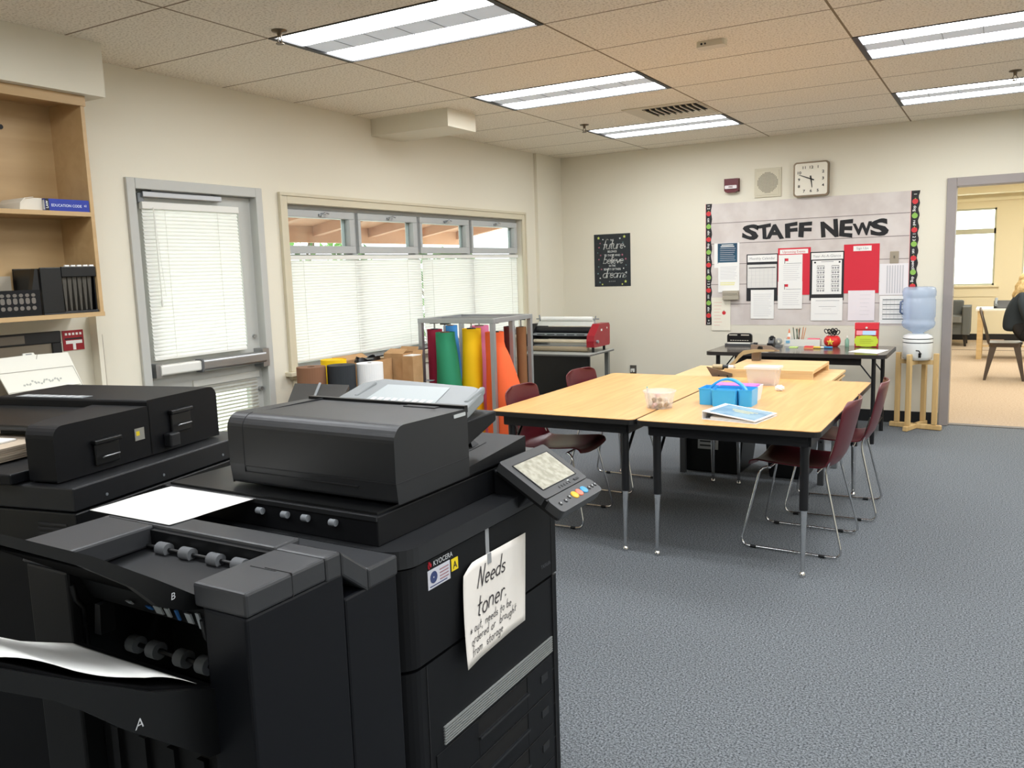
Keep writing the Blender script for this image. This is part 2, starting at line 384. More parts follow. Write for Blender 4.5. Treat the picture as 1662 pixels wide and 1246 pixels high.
# exterior door in the left wall
DX=XL-.045
g=G()
for a in ((DY0,DY0+.055,0,DZ),(DY1-.055,DY1,0,DZ),(DY0+.055,DY1-.055,DZ-.06,DZ)): g.box(XL-.15,XL+.02,a[0],a[1],a[2],a[3],DOORGREY)
g.build('trim_door_frame',kind='structure',bevel=.004)
door=thing('door_1','grey exterior door with a blind over its window and a push bar','door',(XL-.06,(DY0+DY1)/2,0)); door['kind']='structure'
ly0,ly1=DY0+.055,DY1-.055
g=G()
vz0,vz1,uz0,uz1=1.07,1.93,.16,.80     # upper and lower lights
for a in ((ly0,ly0+.1,0,DZ-.06),(ly1-.1,ly1,0,DZ-.06),(ly0+.1,ly1-.1,0,uz0),(ly0+.1,ly1-.1,uz1,vz0),(ly0+.1,ly1-.1,vz1,DZ-.06)): g.box(DX-.045,DX,a[0],a[1],a[2]+.004,a[3]-.003,DOORGREY)
g.build('door_leaf',door)
GLASS=glassy('window_glass',(238,244,242),.06)
g=G(); g.box(DX-.025,DX-.02,ly0+.1,ly1-.1,uz0,uz1,GLASS); g.box(DX-.025,DX-.02,ly0+.1,ly1-.1,vz0,vz1,GLASS); g.build('glass_pane',door)
g=G(); # white louvred panel in the lower light
g.box(DX,DX+.012,ly0+.32,ly1-.03,.86,.90,M('blind_white',(236,234,224),.5,thin=.35))
for k in range(30): 
    z=.86-k*.023; g.hexa([(DX+.002,ly0+.34,z-.02),(DX+.012,ly0+.34,z-.008),(DX+.012,ly1-.05,z-.008),(DX+.002,ly1-.05,z-.02)],[(DX+.002,ly0+.34,z-.0185),(DX+.012,ly0+.34,z-.0065),(DX+.012,ly1-.05,z-.0065),(DX+.002,ly1-.05,z-.0185)],_MC['blind_white'])
g.build('lower_blind',door)
g=G(); g.box(DX,DX+.05,3.14,3.70,1.985,2.018,STEEL); g.box(DX,DX+.03,3.12,3.16,1.955,2.01,M('bracket_grey',(120,124,126),.4)); g.box(DX+.01,DX+.045,3.2,3.62,2.02,2.032,_MC['bracket_grey']); g.build('door_closer',door,bevel=.004)
g=G(); g.box(DX,DX+.075,ly0+.02,ly0+.06,.955,1.035,STEEL); g.box(DX,DX+.085,ly1-.055,ly1,.93,1.05,STEEL)
g.rbox(DX+.03,DX+.085,ly0+.05,3.42,.965,1.025,.012,WHITEP,'y'); g.rbox(DX+.03,DX+.09,3.42,ly1-.03,.955,1.03,.018,STEEL,'y'); g.rbox(DX+.03,DX+.092,3.415,3.43,.953,1.032,.01,M('grey_joint',(90,92,94),.4),'y')
g.build('push_bar',door)
g=G(); g.cyl((DX,ly1-.03,.78),(DX+.03,ly1-.03,.78),.014,STEEL); g.cyl((DX,ly1-.045,1.13),(DX+.02,ly1-.045,1.13),.012,STEEL); g.build('lock_knob',door)
SLAT=M('slat_white',(238,238,232),.35,thin=.27)
def blind(name,x,y0,y1,z0,z1,pitch,tilt,label,cords,group=None,rail=.03,headx=.0):
    t=thing(name,label,'blind',(x,(y0+y1)/2,z0),0,group)
    g=G(); g.box(x-.012,x+.018,y0-.005,y1+.005,z1-rail,z1,WHITEP); g.build('head_rail',t,bevel=.003)
    g=G(); g.box(x-.008,x+.008,y0,y1,z0,z0+.016,WHITEP); g.build('bottom_rail',t,bevel=.003)
    g=G(); n=int((z1-rail-z0-.02)/pitch)+1; w=.0125; c,s=w*math.cos(tilt),w*math.sin(tilt)
    for k in range(n):
        z=z0+.022+pitch*k
        q=[(-c,s),(-c*.42+.002,s*.5+.001),(c*.45+.0025,-s*.35+.001),(c,-s)]
        g.add([(x+a,yy,z+b_) for a,b_ in q for yy in (y0,y1)],[(0,1,3,2),(2,3,5,4),(4,5,7,6)],SLAT)
    g.build('slats',t)
    for y in cords: g=G(); g.tube([(x+.0135,y,z0+.01),(x+.0135,y,z1-.02)],.0012,WHITEP,5); g.build('ladder_cord',t)
    return t
b=blind('venetian_blind',DX+.03,3.135,3.825,1.052,1.96,.0215,rad(64),'white venetian blind covering the window of the grey door',(3.28,3.66),rail=.04)
g=G(); g.tube([(DX+.05,3.2,1.93),(DX+.05,3.205,1.4)],.003,WHITEP,6); g.tube([(DX+.05,3.2,1.93),(DX+.05,3.235,1.42)],.001,WHITEP,5); g.cyl((DX+.05,3.205,1.4),(DX+.05,3.205,1.36),.006,WHITEP,8); g.build('tilt_wand',b)
# window: wooden casing, grey frames with four awning sashes over four fixed lights
g=G(); cw=.07
for a in ((WY0-cw,WY0,WZ0,WZ1+cw),(WY1,WY1+cw,WZ0,WZ1+cw),(WY0+.0005,WY1-.0005,WZ1,WZ1+cw)): g.box(XL,XL+.018,a[0],a[1],a[2],a[3],TRIM)
for a in ((WY0-cw-.002,WY0-cw+.018,WZ0+.001,WZ1+cw-.02),(WY1+cw-.018,WY1+cw+.002,WZ0+.001,WZ1+cw-.02),(WY0-cw-.002,WY1+cw+.002,WZ1+cw-.02,WZ1+cw+.002)): g.box(XL,XL+.028,a[0],a[1],a[2],a[3],TRIM)
g.build('trim_window_casing',kind='structure',bevel=.003)
g=G(); g.box(XL-.1,XL+.06,WY0-cw-.04,WY1+cw+.04,WZ0-.03,WZ0,TRIM); g.box(XL,XL+.03,WY0-cw,WY1+cw,WZ0-.055,WZ0-.03,TRIM); g.box(XL,XL+.018,WY0-cw+.02,WY1+cw-.02,WZ0-.11,WZ0-.055,TRIM); g.build('trim_window_sill',kind='structure',bevel=.004)
win=thing('window_1','wide grey window of four awning sashes over four fixed lights','window',(XL-.1,(WY0+WY1)/2,WZ0)); win['kind']='structure'
mull=[WY0,5.002,5.793,6.592,WY1]; TZ=1.665; fx0,fx1=XL-.14,XL-.06
g=G(); g.box(fx0,fx1,WY0,WY1,WZ0,WZ0+.04,FRAMEGREY); g.box(fx0,fx1,WY0,WY1,WZ1-.03,WZ1,FRAMEGREY); g.box(fx0,fx1,WY0,WY1,TZ-.03,TZ,FRAMEGREY)
for k,y in enumerate(mull): 
    w=.02 if k in (0,4) else .03
    g.box(fx0+.003,fx1-.003,max(WY0+.001,y-w),min(WY1-.001,y+w),WZ0+.002,WZ1-.002,FRAMEGREY)
g.build('window_frame',win,bevel=.003)
for k in range(4):
    a,b_=mull[k]+.022,mull[k+1]-.022; z0,z1=TZ+.004,WZ1-.032
    g=G(); sx0,sx1=XL-.115,XL-.035
    for q in ((a,a+.03,z0+.055,z1-.05),(b_-.055,b_,z0+.055,z1-.05),(a,b_,z0,z0+.055),(a,b_,z1-.05,z1)): g.box(sx0,sx1,q[0],q[1],q[2],q[3],FRAMEGREY)
    g.box(sx0+.02,sx0+.03,b_-.09,b_-.055,z0+.05,z1-.04,M('frame_white',(225,228,230),.4))
    o=g.build('awning_sash',win,bevel=.004)
    g=G(); ym=(a+b_)/2; g.cyl((sx1-.01,ym,z1-.03),(sx1+.02,ym,z1-.03),.014,STEEL,14); g.tube([(sx1+.018,ym-.005,z1-.028),(sx1+.03,ym+.02,z1-.012),(sx1+.03,ym+.05,z1-.02)],.006,STEEL); g.box(sx1-.002,sx1+.012,ym-.03,ym+.04,z1-.038,z1-.022,STEEL); g.build('latch',o)
    g=G(); g.box(XL-.085,XL-.08,a+.03,b_-.055,z0+.055,z1-.05,GLASS); g.build('pane',o)
g=G()
for k in range(4): g.box(XL-.105,XL-.1,mull[k]+.02,mull[k+1]-.02,WZ0+.04,TZ-.03,GLASS)
g.build('fixed_pane',win)
blind('venetian_blind',XL-.035,WY0+.02,5.80,WZ0+.05,1.655,.0205,rad(63),'white venetian blind over the near half of the wide window, nearer the door',(4.4,4.95,5.6),'blinds of the wide window')
blind('venetian_blind',XL-.035,5.815,WY1-.05,WZ0+.05,1.655,.0205,rad(63),'white venetian blind over the far half of the wide window, behind the paper rack',(5.95,6.6,7.3),'blinds of the wide window')
# outside the window: eave, ground, shrubs
SALMON=M('eave_paint',(186,142,116),.7)
g=G(); P=lambda x:2.42+(x-XL)*.172
g.hexa([(-6.6,-1,P(-6.6)),(XL-.15,-1,P(XL)),(XL-.15,10,P(XL)),(-6.6,10,P(-6.6))],[(-6.6,-1,P(-6.6)+.1),(XL-.15,-1,P(XL)+.1),(XL-.15,10,P(XL)+.1),(-6.6,10,P(-6.6)+.1)],SALMON)
for k in range(12):
    y=-.5+.92*k; g.hexa([(-6.55,y,P(-6.55)-.1),(XL-.15,y,P(XL)-.14),(XL-.15,y+.09,P(XL)-.14),(-6.55,y+.09,P(-6.55)-.1)],[(-6.55,y,P(-6.55)),(XL-.15,y,P(XL)),(XL-.15,y+.09,P(XL)),(-6.55,y+.09,P(-6.55))],SALMON)
for x in (-5.2,-6.5): g.box(x-.05,x+.05,-1,10,P(x)-.16,P(x)+.02,SALMON)
g.build('roof_eave',kind='structure')
g=G(); g.box(-16,XL-.15,-8,22,-.15,-.05,M('concrete',(196,194,186),.9,var=(3,(180,178,170)))); g.build('ground_outside',kind='structure')
LEAF=M('leaf',(96,140,66),.5,thin=.3); LEAF2=M('leaf_dark',(60,100,48),.5,thin=.3); BARK=M('bark',(90,74,58),.9)
for k,(x,y,r,h,lb) in enumerate(((-9.2,6.4,1.1,2.3,'tall green shrub outside seen through the near blind'),(-9.6,9.6,1.3,2.6,'green shrub outside seen through the gap at the middle of the window'),(-8.8,12.6,1.0,1.9,'low green shrub outside seen through the far blind'))):
    t=thing('garden_shrub',lb,'shrub',(x,y,-.05),0,'shrubs outside the window'); rr=random.Random(k)
    g=G()
    for q in range(900):
        th=rr.uniform(0,2*PI); z=rr.uniform(.15,1); R=r*math.sqrt(max(.05,1-(2*z-1.05)**2))*rr.uniform(.75,1.05)
        c=Vector((x+R*math.cos(th),y+R*math.sin(th),h*z)); a=Vector((rr.gauss(0,1),rr.gauss(0,1),rr.gauss(0,1))).normalized()*.09; b2=a.cross(Vector((rr.gauss(0,1),rr.gauss(0,1),rr.gauss(0,1)))).normalized()*.05
        g.add([c-a,c+b2,c+a,c-b2],[(0,1,2,3)],LEAF if q%3 else LEAF2)
    g.build('foliage',t)
    g=G()
    for q in range(5): g.tube([(x+.05*q-.1,y,-.05),(x+.2*math.cos(q*1.3),y+.2*math.sin(q*1.3),h*.4),(x+.5*math.cos(q*1.3),y+.5*math.sin(q*1.3),h*.8)],.02,BARK,6)
    g.build('stem',t)
# doorway to the lobby
JAMB=M('jamb_paint',(150,142,138),.45)
g=G()
for a in ((OX0-.06,OX0+.015,0,OZ+.06),(OX1-.015,OX1+.06,0,OZ+.06)): g.box(a[0],a[1],YB-.025,YB+.165,a[2],a[3],JAMB)
g.box(OX0+.015,OX1-.015,YB-.025,YB+.165,OZ-.015,OZ+.06,JAMB)
g.build('trim_doorway',kind='structure',bevel=.004)
# lobby shell
LW=M('lobby_paint',(236,225,194),.7)
LZ=2.75; LY=17.0
g=G()
wins=[(-1.25,-.135,.965,2.30),(.275,1.4,.965,2.30),(1.8,2.9,.965,2.3)]
xs=[-2.6]+[v for w_ in wins for v in w_[:2]]+[4.2]
for k in range(0,len(xs),2): g.box(xs[k],xs[k+1],LY,LY+.15,0,3,LW)
for w_ in wins: g.box(w_[0],w_[1],LY,LY+.15,0,w_[2],LW); g.box(w_[0],w_[1],LY,LY+.15,w_[3],3,LW)
g.build('wall_lobby_far',kind='structure')
g=G(); g.box(-2.75,-2.6,8.47,17.15,0,3,LW); g.build('wall_lobby_left',kind='structure')
g=G(); g.box(4.2,4.35,8.47,17.15,0,3,LW); g.build('wall_lobby_right',kind='structure')
g=G(); g.box(-2.7,4.3,8.47,17.1,LZ,LZ+.1,M('lobby_ceiling',(228,216,186),.85)); g.build('ceiling_lobby',kind='structure')
g=G(); g.box(-2.6,4.2,LY-.45,LY,LZ-.22,LZ,LW); g.box(-2.6,4.2,LY-.05,LY,2.42,2.47,LW); g.build('trim_lobby_cornice',kind='structure')
g=G(); g.box(-2.6,4.2,LY-.012,LY,0,.11,VINYL); g.build('baseboard_lobby',kind='structure')
LF=M('lobby_frame',(196,196,176),.5)
for k,w_ in enumerate(wins):
    wn=thing('window_%d'%(k+2),'bright lobby window with a transom light','window',((w_[0]+w_[1])/2,LY+.05,w_[2])); wn['kind']='structure'
    g=G(); a,b_,c,d=w_; 
    for q in ((a,a+.03,c,d),(b_-.03,b_,c,d),(a,b_,c,c+.03),(a,b_,d-.03,d),(a,b_,1.86,1.95)): g.box(q[0],q[1],LY+.04,LY+.1,q[2],q[3],LF)
    g.build('window_frame',wn)
    g=G(); g.box(a,b_,LY+.06,LY+.065,c,d,GLASS); g.build('pane',wn)
    g=G(); g.box(a-.08,b_+.08,LY-.06,LY+.02,c-.03,c,LW); g.box(a-.04,b_+.04,LY-.015,LY,c-.2,c-.03,LW); g.build('window_sill',wn)
# ---------------------------------------------------------------- ceiling fixtures
LENS=M('lamp_lens',(246,250,255),.4,emis=LAMP)
LOBBY_FILL=M('lobby_fill_lens',(250,248,240),.4,emis=LAMP*.55)
LENSM=M('lamp_lens_between_tubes',(170,174,178),.5,emis=.42)
RIM=M('light_rim',(30,28,26),.5); DIV=M('lens_rib',(150,154,158),.5)
def ceiling_light(i,j,label):
    a,c=X0+i*TX,Y0+j*TY; b_,d=a+TX,c+TY
    t=thing('ceiling_light',label,'light',((a+b_)/2,(c+d)/2,ZC),0,'fluorescent ceiling lights')
    g=G(); e=.03; w=.01
    for q in ((a,a+e,c,d),(b_-e,b_,c,d),(a+e,b_-e,c,c+w),(a+e,b_-e,d-w,d)): g.box(q[0],q[1],q[2],q[3],ZC-.004,ZC+.05,RIM)
    g.box(a,b_,c,d,ZC+.05,ZC+.06,WHITEP); g.build('frame',t)
    y1,y2,y3,y4=c+w,c+TY*.36,c+TY*.64,d-w
    for (p,q) in ((y1,y2),(y3,y4)):
        g=G(); g.quad((a+e,p,ZC+.004),(a+e,q,ZC+.004),(b_-e,q,ZC+.004),(b_-e,p,ZC+.004),LENS)
        for k in range(1,6):
            x=a+e+(TX-2*e)*k/6; g.box(x-.0015,x+.0015,p,q,ZC+.001,ZC+.0035,DIV)
        g.build('lens',t)
    g=G(); g.quad((a+e,y2,ZC+.004),(a+e,y3,ZC+.004),(b_-e,y3,ZC+.004),(b_-e,y2,ZC+.004),LENSM)
    for k in range(1,6):
        x=a+e+(TX-2*e)*k/6; g.box(x-.0015,x+.0015,y2,y3,ZC+.001,ZC+.0035,DIV)
    g.build('centre_strip',t)
LL={(0,0):'large fluorescent ceiling light nearest the camera, above the charcoal copier',(0,3):'fluorescent ceiling light in the middle of the left row',(0,6):'farthest fluorescent ceiling light of the left row, beside the air vent',
    (2,3):'fluorescent ceiling light at the right edge, the nearer of two',(2,6):'fluorescent ceiling light at the right edge, the farther of two, near the doorway'}
for (i,j) in LIGHTS: ceiling_light(i,j,LL.get((i,j),'fluorescent ceiling light outside the picture'))
for k in range(3):  # glowing panels out of view, added to brighten the lobby
    t=thing('lobby_fill_panel','unseen glowing panel added on the lobby ceiling to brighten the lobby','light',(.6,10.1+2.2*k,LZ),0,'added lobby fill panels')
    g=G(); g.box(-.4,1.6,9.5+2.2*k,10.7+2.2*k,LZ-.03,LZ,WHITEP); g.build('frame',t)
    g=G(); g.quad((-.37,9.53+2.2*k,LZ-.031),(-.37,10.67+2.2*k,LZ-.031),(1.57,10.67+2.2*k,LZ-.031),(1.57,9.53+2.2*k,LZ-.031),LOBBY_FILL); g.build('lens',t)
# air vent
t=thing('air_vent','square white ceiling air vent with dark slots beside the farthest light','vent',(-2.25,6.42,ZC))
VW=M('vent_enamel',(206,196,174),.5)
g=G(); g.box(-2.56,-1.985,6.13,6.72,ZC-.006,ZC,VW); g.build('plate',t,bevel=.003)
g=G(); g.box(-2.42,-2.0,6.2,6.5,ZC-.008,ZC-.0062,M('vent_dark',(22,20,18),.8)); g.build('opening',t)
for k in range(9):
    x=-2.40+.047*k; g=G(); g.hexa([(x,6.2,ZC-.022),(x+.012,6.2,ZC-.022),(x+.012,6.5,ZC-.022),(x,6.5,ZC-.022)],[(x-.012,6.2,ZC-.007),(x,6.2,ZC-.007),(x,6.5,ZC-.007),(x-.012,6.5,ZC-.007)],VW); g.build('slat',t)
def sprinkler(x,y,lb):
    t=thing('sprinkler_head',lb,'sprinkler',(x,y,ZC),0,'sprinkler heads')
    BR=M('dull_brass',(110,98,80),.4,.8)
    g=G(); g.lathe([(.038,0),(.036,-.006),(.012,-.01),(.010,-.03)],(x,y,ZC),BR,16); g.build('escutcheon',t)
    g=G(); g.tube([(x-.006,y,ZC-.03),(x-.014,y,ZC-.045),(x-.004,y,ZC-.06)],.003,BR,6); g.tube([(x+.006,y,ZC-.03),(x+.014,y,ZC-.045),(x+.004,y,ZC-.06)],.003,BR,6); g.lathe([(.02,-.06),(.02,-.063)],(x,y,ZC),BR,12); g.build('deflector',t)
sprinkler(-3.05,3.10,'brass sprinkler head on the ceiling at the corner of the nearest light')
sprinkler(-3.06,6.54,'brass sprinkler head on the ceiling beside the farthest light of the left row')
sprinkler(.015,6.55,'brass sprinkler head on the ceiling above the right edge lights')
t=thing('smoke_detector','small beige smoke detector on the ceiling between the light rows','detector',(-1.396,4.602,ZC))
g=G(); g.rbox(-1.47,-1.32,4.565,4.64,ZC-.03,ZC,.012,M('detector_beige',(216,206,184),.4)); g.build('body',t,bevel=.006)
g=G(); g.cyl((-1.44,4.563,ZC-.015),(-1.44,4.566,ZC-.015),.006,INK,10); g.cyl((-1.42,4.563,ZC-.015),(-1.42,4.566,ZC-.015),.005,INK,10); g.build('indicator',t)
# ================================================================ COPIERS
# near copier: front faces +X, finisher on the camera's side (-Y)
cp=thing('copier','large black office copier with control panel and a handwritten note on its front','copier',(-1.37,1.57,0))
FX=-1.0; BY0,BY1=1.24,1.906
g=G()   # body shell: front with rounded near corner
out=[(-1.74,BY0+.01),(FX-.045,BY0+.01)]+[(FX-.045+.045*math.sin(t*PI/12),BY0+.055-.045*math.cos(t*PI/12)) for t in range(1,7)]+[(FX,BY1),(-1.74,BY1)]
g.prism(out,.03,.705,BLACK)
g.build('cabinet',cp,bevel=.004)
g=G(); out2=[(x+(.002 if x>-1.1 else 0),y) for x,y in out]
g.prism(out2,.713,.925,BLACK); g.build('front_cover',cp,bevel=.005)
g=G(); out3=[(-1.74,BY0),(FX-.05,BY0)]+[(FX-.05+.058*math.sin(t*PI/12),BY0+.058-.058*math.cos(t*PI/12)) for t in range(1,7)]+[(FX+.008,BY1-.1),(-1.74,BY1-.1)]
g.prism(out3,.93,.968,COVER); g.box(-1.74,FX-.02,BY1-.1,BY1,.925,.955,BLACK); g.build('ledge',cp,bevel=.006,seg=3)
g=G(); g.box(FX-.02,FX+.0015,1.315,1.317,.03,.705,INK); g.box(FX-.02,FX+.003,1.876,1.878,.05,.92,INK)
for z in (.60,.45,.352,.255,.158): g.box(FX-.02,FX+.0012,1.317,1.876,z-.001,z+.001,INK) if z<.5 else None
g.build('panel_seam',cp)
g=G(); SIL=M('silver_grille',(150,152,150),.4,.3)
for k in range(7): z=.503+.0063*k; g.box(FX-.002,FX+.004,1.366,1.866,z,z+.0034,SIL)
g.build('vent_grille',cp)
for k in range(4):
    z1=.495-.0965*k; z0=z1-.047
    d=G()
    d.box(FX-.01,FX+.002,1.335,1.50,z1-.093,z1-.002,BLACK); d.box(FX-.01,FX+.002,1.728,1.862,z1-.093,z1-.002,BLACK)
    d.box(FX-.01,FX+.002,1.50,1.728,z1-.093,z0,BLACK); d.box(FX-.01,FX+.002,1.50,1.728,z1-.004,z1-.002,BLACK)
    dr=d.build('drawer',cp,bevel=.002)
    d=G(); d.box(FX-.009,FX+.0005,1.50,1.728,z0,z1-.003,M('recess_shade',(4,4,5),.9)); d.hexa([(FX-.006,1.50,z0-.006),(FX+.008,1.50,z0-.003),(FX+.008,1.728,z0-.003),(FX-.006,1.728,z0-.006)],[(FX-.006,1.50,z0),(FX+.008,1.50,z0+.003),(FX+.008,1.728,z0+.003),(FX-.006,1.728,z0)],COVER); d.build('drawer_handle',dr)  # recess shade painted black, lip in lighter plastic as if lit
    d=G(); d.box(FX+.001,FX+.0035,1.80,1.835,z1-.055,z1-.035,DARK); d.build('size_window',dr)
# scanner body
g=G(); g.box(-1.72,-1.062,BY0+.02,1.95,.968,1.031,BLACK); g.build('scanner',cp,bevel=.003)
g=G(); g.box(-1.70,-1.07,BY0+.03,1.93,1.031,1.036,BLACK2); g.box(-1.7,-1.062,BY0+.016,BY0+.02,1.022,1.031,DARK); g.build('platen',cp)
for k,x in enumerate((-1.384,-1.309,-1.25,-1.173)): g=G(); g.cyl((x-.008,BY0+.012,1.008),(x+.008,BY0+.012,1.008),.0075,RUBBER,12); g.build('exit_roller',cp)
# document feeder
AX0,AX1,AY0,AY1,AZ=-1.535,-1.05,1.31,1.582,1.205
g=G(); R=.035
prof=[(AY0+.006,1.042),(AY1,1.042),(AY1,1.196),(AY1-.008,1.200)]+[(AY0+R-R*math.sin(t*PI/16),AZ-R+R*math.cos(t*PI/16)) for t in range(0,9)]+[(AY0,1.09)]
g.prism(prof,AX0,AX1,COVER,'x',smooth=False)
fd=g.build('document_feeder',cp,bevel=.012,seg=3,angle=50)
g=G(); g.box(-1.487,-1.485,AY0-.0008,AY0+.15,1.072,AZ-R,INK); g.box(-1.485,AX1+.0008,AY0-.0008,AY1,1.0855,1.0875,INK); g.box(-1.485,-1.15,AY0-.0008,AY0+.1,1.0715,1.0735,INK)
g.tube([(-1.486,AY0+R-(R+.0002)*math.sin(t*PI/16),AZ-R+(R+.0002)*math.cos(t*PI/16)) for t in range(0,9)],.001,INK,5); g.box(-1.487,-1.485,AY0+R,AY1,AZ-.006,AZ-.0008,INK)
g.build('seam',fd)
g=G(); g.rbox(AX1+.0003,AX1+.002,1.525,1.572,1.186,1.194,.002,M('silver_badge',(205,208,208),.3,.4),'x'); g.build('badge',fd)
g=G(); g.box(-1.21,-1.12,1.552,1.572,1.198,1.2025,INK); g.box(-1.235,-1.115,1.535,1.575,1.1985,1.2005,DARK); g.build('latch_recess',fd)
g=G(); g.box(-1.535,-1.055,1.578,1.592,1.19,1.206,BLACK2); g.build('feed_lip',fd)
# document input tray (tilted) and eject tray
def tilt(x,y): return (x,y,1.178+(y-1.58)*.27)
TOPG=M('tray_grey',(128,132,132),.45)
g=G()
poly=[(-1.50,1.592),(-1.08,1.592),(-1.085,1.64),(-1.10,1.735),(-1.14,1.752),(-1.44,1.775),(-1.49,1.74)]
n=len(poly); g.add([Vector(tilt(*p)) for p in poly]+[Vector(tilt(*p))-Vector((0,0,.03)) for p in poly],[tuple(range(n))]+[tuple(range(n,2*n))[::-1]]+[(i,n+i,n+(i+1)%n,(i+1)%n) for i in range(n)],TOPG)
# raised wing edges of the tray
for xa,xb in ((-1.112,-1.098),(-1.455,-1.44)):
    g.hexa([Vector(tilt(xa,1.66))-Vector((0,0,.03)),Vector(tilt(xb,1.66))-Vector((0,0,.03)),Vector(tilt(xb,1.74))+Vector((0,0,-.012)),Vector(tilt(xa,1.74))+Vector((0,0,-.012))],
           [Vector(tilt(xa,1.66))+Vector((0,0,.003)),Vector(tilt(xb,1.66))+Vector((0,0,.003)),Vector(tilt(xb,1.74))+Vector((0,0,.006)),Vector(tilt(xa,1.74))+Vector((0,0,.006))],TOPG)
it=g.build('input_tray',cp,bevel=.004)
g=G(); 
def up(p,h=.0012): return Vector(tilt(*p))+Vector((0,0,h))
g.add([up((-1.40,1.62)),up((-1.18,1.62)),up((-1.20,1.735)),up((-1.40,1.735))],[(0,1,2,3)],M('tray_sticker',(168,174,174),.5))
for k in range(9): 
    x=-1.385+.022*k; g.add([up((x,1.64),.002),up((x+.013,1.64),.002),up((x+.013,1.655),.002),up((x,1.655),.002)],[(0,1,2,3)],WHITE)
g.box(-1.27,-1.22,1.6,1.615,1.187,1.191,INK)
g.add([up((-1.3,1.765),.002),up((-1.275,1.765),.002),up((-1.275,1.775),.002),up((-1.3,1.775),.002)],[(0,1,2,3)],INK)
g.build('guide_sticker',it)
g=G()   # black wedge carrying the tray
g.hexa([(-1.52,1.582,1.10),(-1.066,1.582,1.10),(-1.066,1.735,1.145),(-1.52,1.735,1.145)],[(-1.52,1.582,1.166),(-1.066,1.582,1.166),(-1.066,1.735,1.17),(-1.52,1.735,1.17)],BLACK)
g.build('tray_base',cp,bevel=.004)
g=G(); g.hexa([(-1.53,1.582,1.042),(-1.052,1.582,1.042),(-1.052,1.852,1.042),(-1.53,1.852,1.042)],[(-1.53,1.582,1.062),(-1.052,1.582,1.062),(-1.052,1.852,1.085),(-1.53,1.852,1.085)],BLACK)
g.hexa([(-1.45,1.60,1.0635),(-1.12,1.60,1.0635),(-1.12,1.77,1.078),(-1.45,1.77,1.078)],[(-1.45,1.60,1.0645),(-1.12,1.60,1.0645),(-1.12,1.77,1.0795),(-1.45,1.77,1.0795)],INK)
g.hexa([(-1.16,1.72,1.075),(-1.13,1.72,1.075),(-1.13,1.75,1.078),(-1.16,1.75,1.078)],[(-1.15,1.725,1.092),(-1.14,1.725,1.092),(-1.14,1.735,1.092),(-1.15,1.735,1.092)],DARK)
g.build('eject_tray',cp,bevel=.004)
# control panel, tilted towards the front
pa=Vector((-1.03,1.68,1.054)); pu=Vector((0,.228,0)); pv=Vector((.165,0,-.101)); pn=Vector((.101,0,.165)).normalized()
def PN(u,v,h=0): return pa+pu*u+pv*v+pn*h
def plate(g,u0,u1,v0,v1,h0,h1,mat,r=0):
    pts=rrect(u0,u1,v0,v1,r,4) if r else [(u0,v0),(u1,v0),(u1,v1),(u0,v1)]
    n=len(pts); vs=[PN(u,v,h0) for u,v in pts]+[PN(u,v,h1) for u,v in pts]
    g.add(vs,[(i,n+i,n+(i+1)%n,(i+1)%n) for i in range(n)],mat); g.add(vs[n:],[tuple(range(n))[::-1]],mat); g.add(vs[:n],[tuple(range(n))],mat)
g=G(); plate(g,0,1,0,.76,-.022,0,M('panel_grey',(60,61,62),.42),.04); plate(g,0,1,.775,1.03,-.022,0,_MC['panel_grey'],.06); plate(g,.01,.99,.01,1.02,-.03,-.004,BLACK2,.05)
pl=g.build('control_panel',cp,bevel=.003)
g=G(); plate(g,.12,.88,.14,.63,.0003,.0012,M('screen',(150,148,132),.25,emis=.12,var=(60,(176,172,158),2))); sc=g.build('touch_screen',pl)
g=G(); 
for (a,b_,c,d) in ((.11,.89,.128,.14),(.11,.89,.63,.64),(.108,.12,.13,.64),(.88,.892,.13,.64)): plate(g,a,b_,c,d,.0003,.002,INK)
g.build('screen_bezel',pl)
def button(u,v,r,mat,h=.004,su=1.0):
    g=G(); vs=[];n=14; h*=.55
    for hh,rr in ((0,1),(h*.7,1),(h,.75)):
        for k in range(n):
            t=2*PI*k/n; vs.append(PN(u,v,hh)+Vector((0,r*su*rr*math.cos(t),0))+pv.normalized()*r*rr*math.sin(t))
    g.add(vs,[(i*n+k,i*n+(k+1)%n,(i+1)*n+(k+1)%n,(i+1)*n+k) for i in range(2) for k in range(n)]+[tuple(range(2*n,3*n))],mat,True)
    return g.build('button',pl)
BK=M('button_black',(26,27,28),.3); KEYW=M('key_white',(200,202,202),.3)
for u,c in ((.47,(236,176,32)),(.58,(226,112,84)),(.70,(60,150,196))):
    o=button(u,.90,.0115,M('button_%d'%c[0],c,.35),su=1.15); o['label']={236:'yellow reset button',226:'orange stop button',60:'blue start button'}[c[0]]
for u in (.12,.24,.35,.81,.89,.96): button(u,.91 if u!=.35 else .89,.0055,BK); button(u+.005,.905 if u!=.35 else .885,.0022,KEYW,.0052)
for k in range(5): button(.40+.06*k,.70,.004,BK,.002)
g=G(); plate(g,.74,.84,.69,.72,.0003,.002,INK); plate(g,.62,.66,.66,.675,.0003,.001,KEYW); g.build('key_slot',pl)
g=G(); g.hexa([(-1.06,1.70,.97),(-1.0,1.70,.93),(-1.0,1.88,.93),(-1.06,1.88,.97)],[(-1.06,1.70,1.03),(-.95,1.70,.985),(-.95,1.88,.985),(-1.06,1.88,1.03)],BLACK); g.build('panel_arm',cp,bevel=.004)
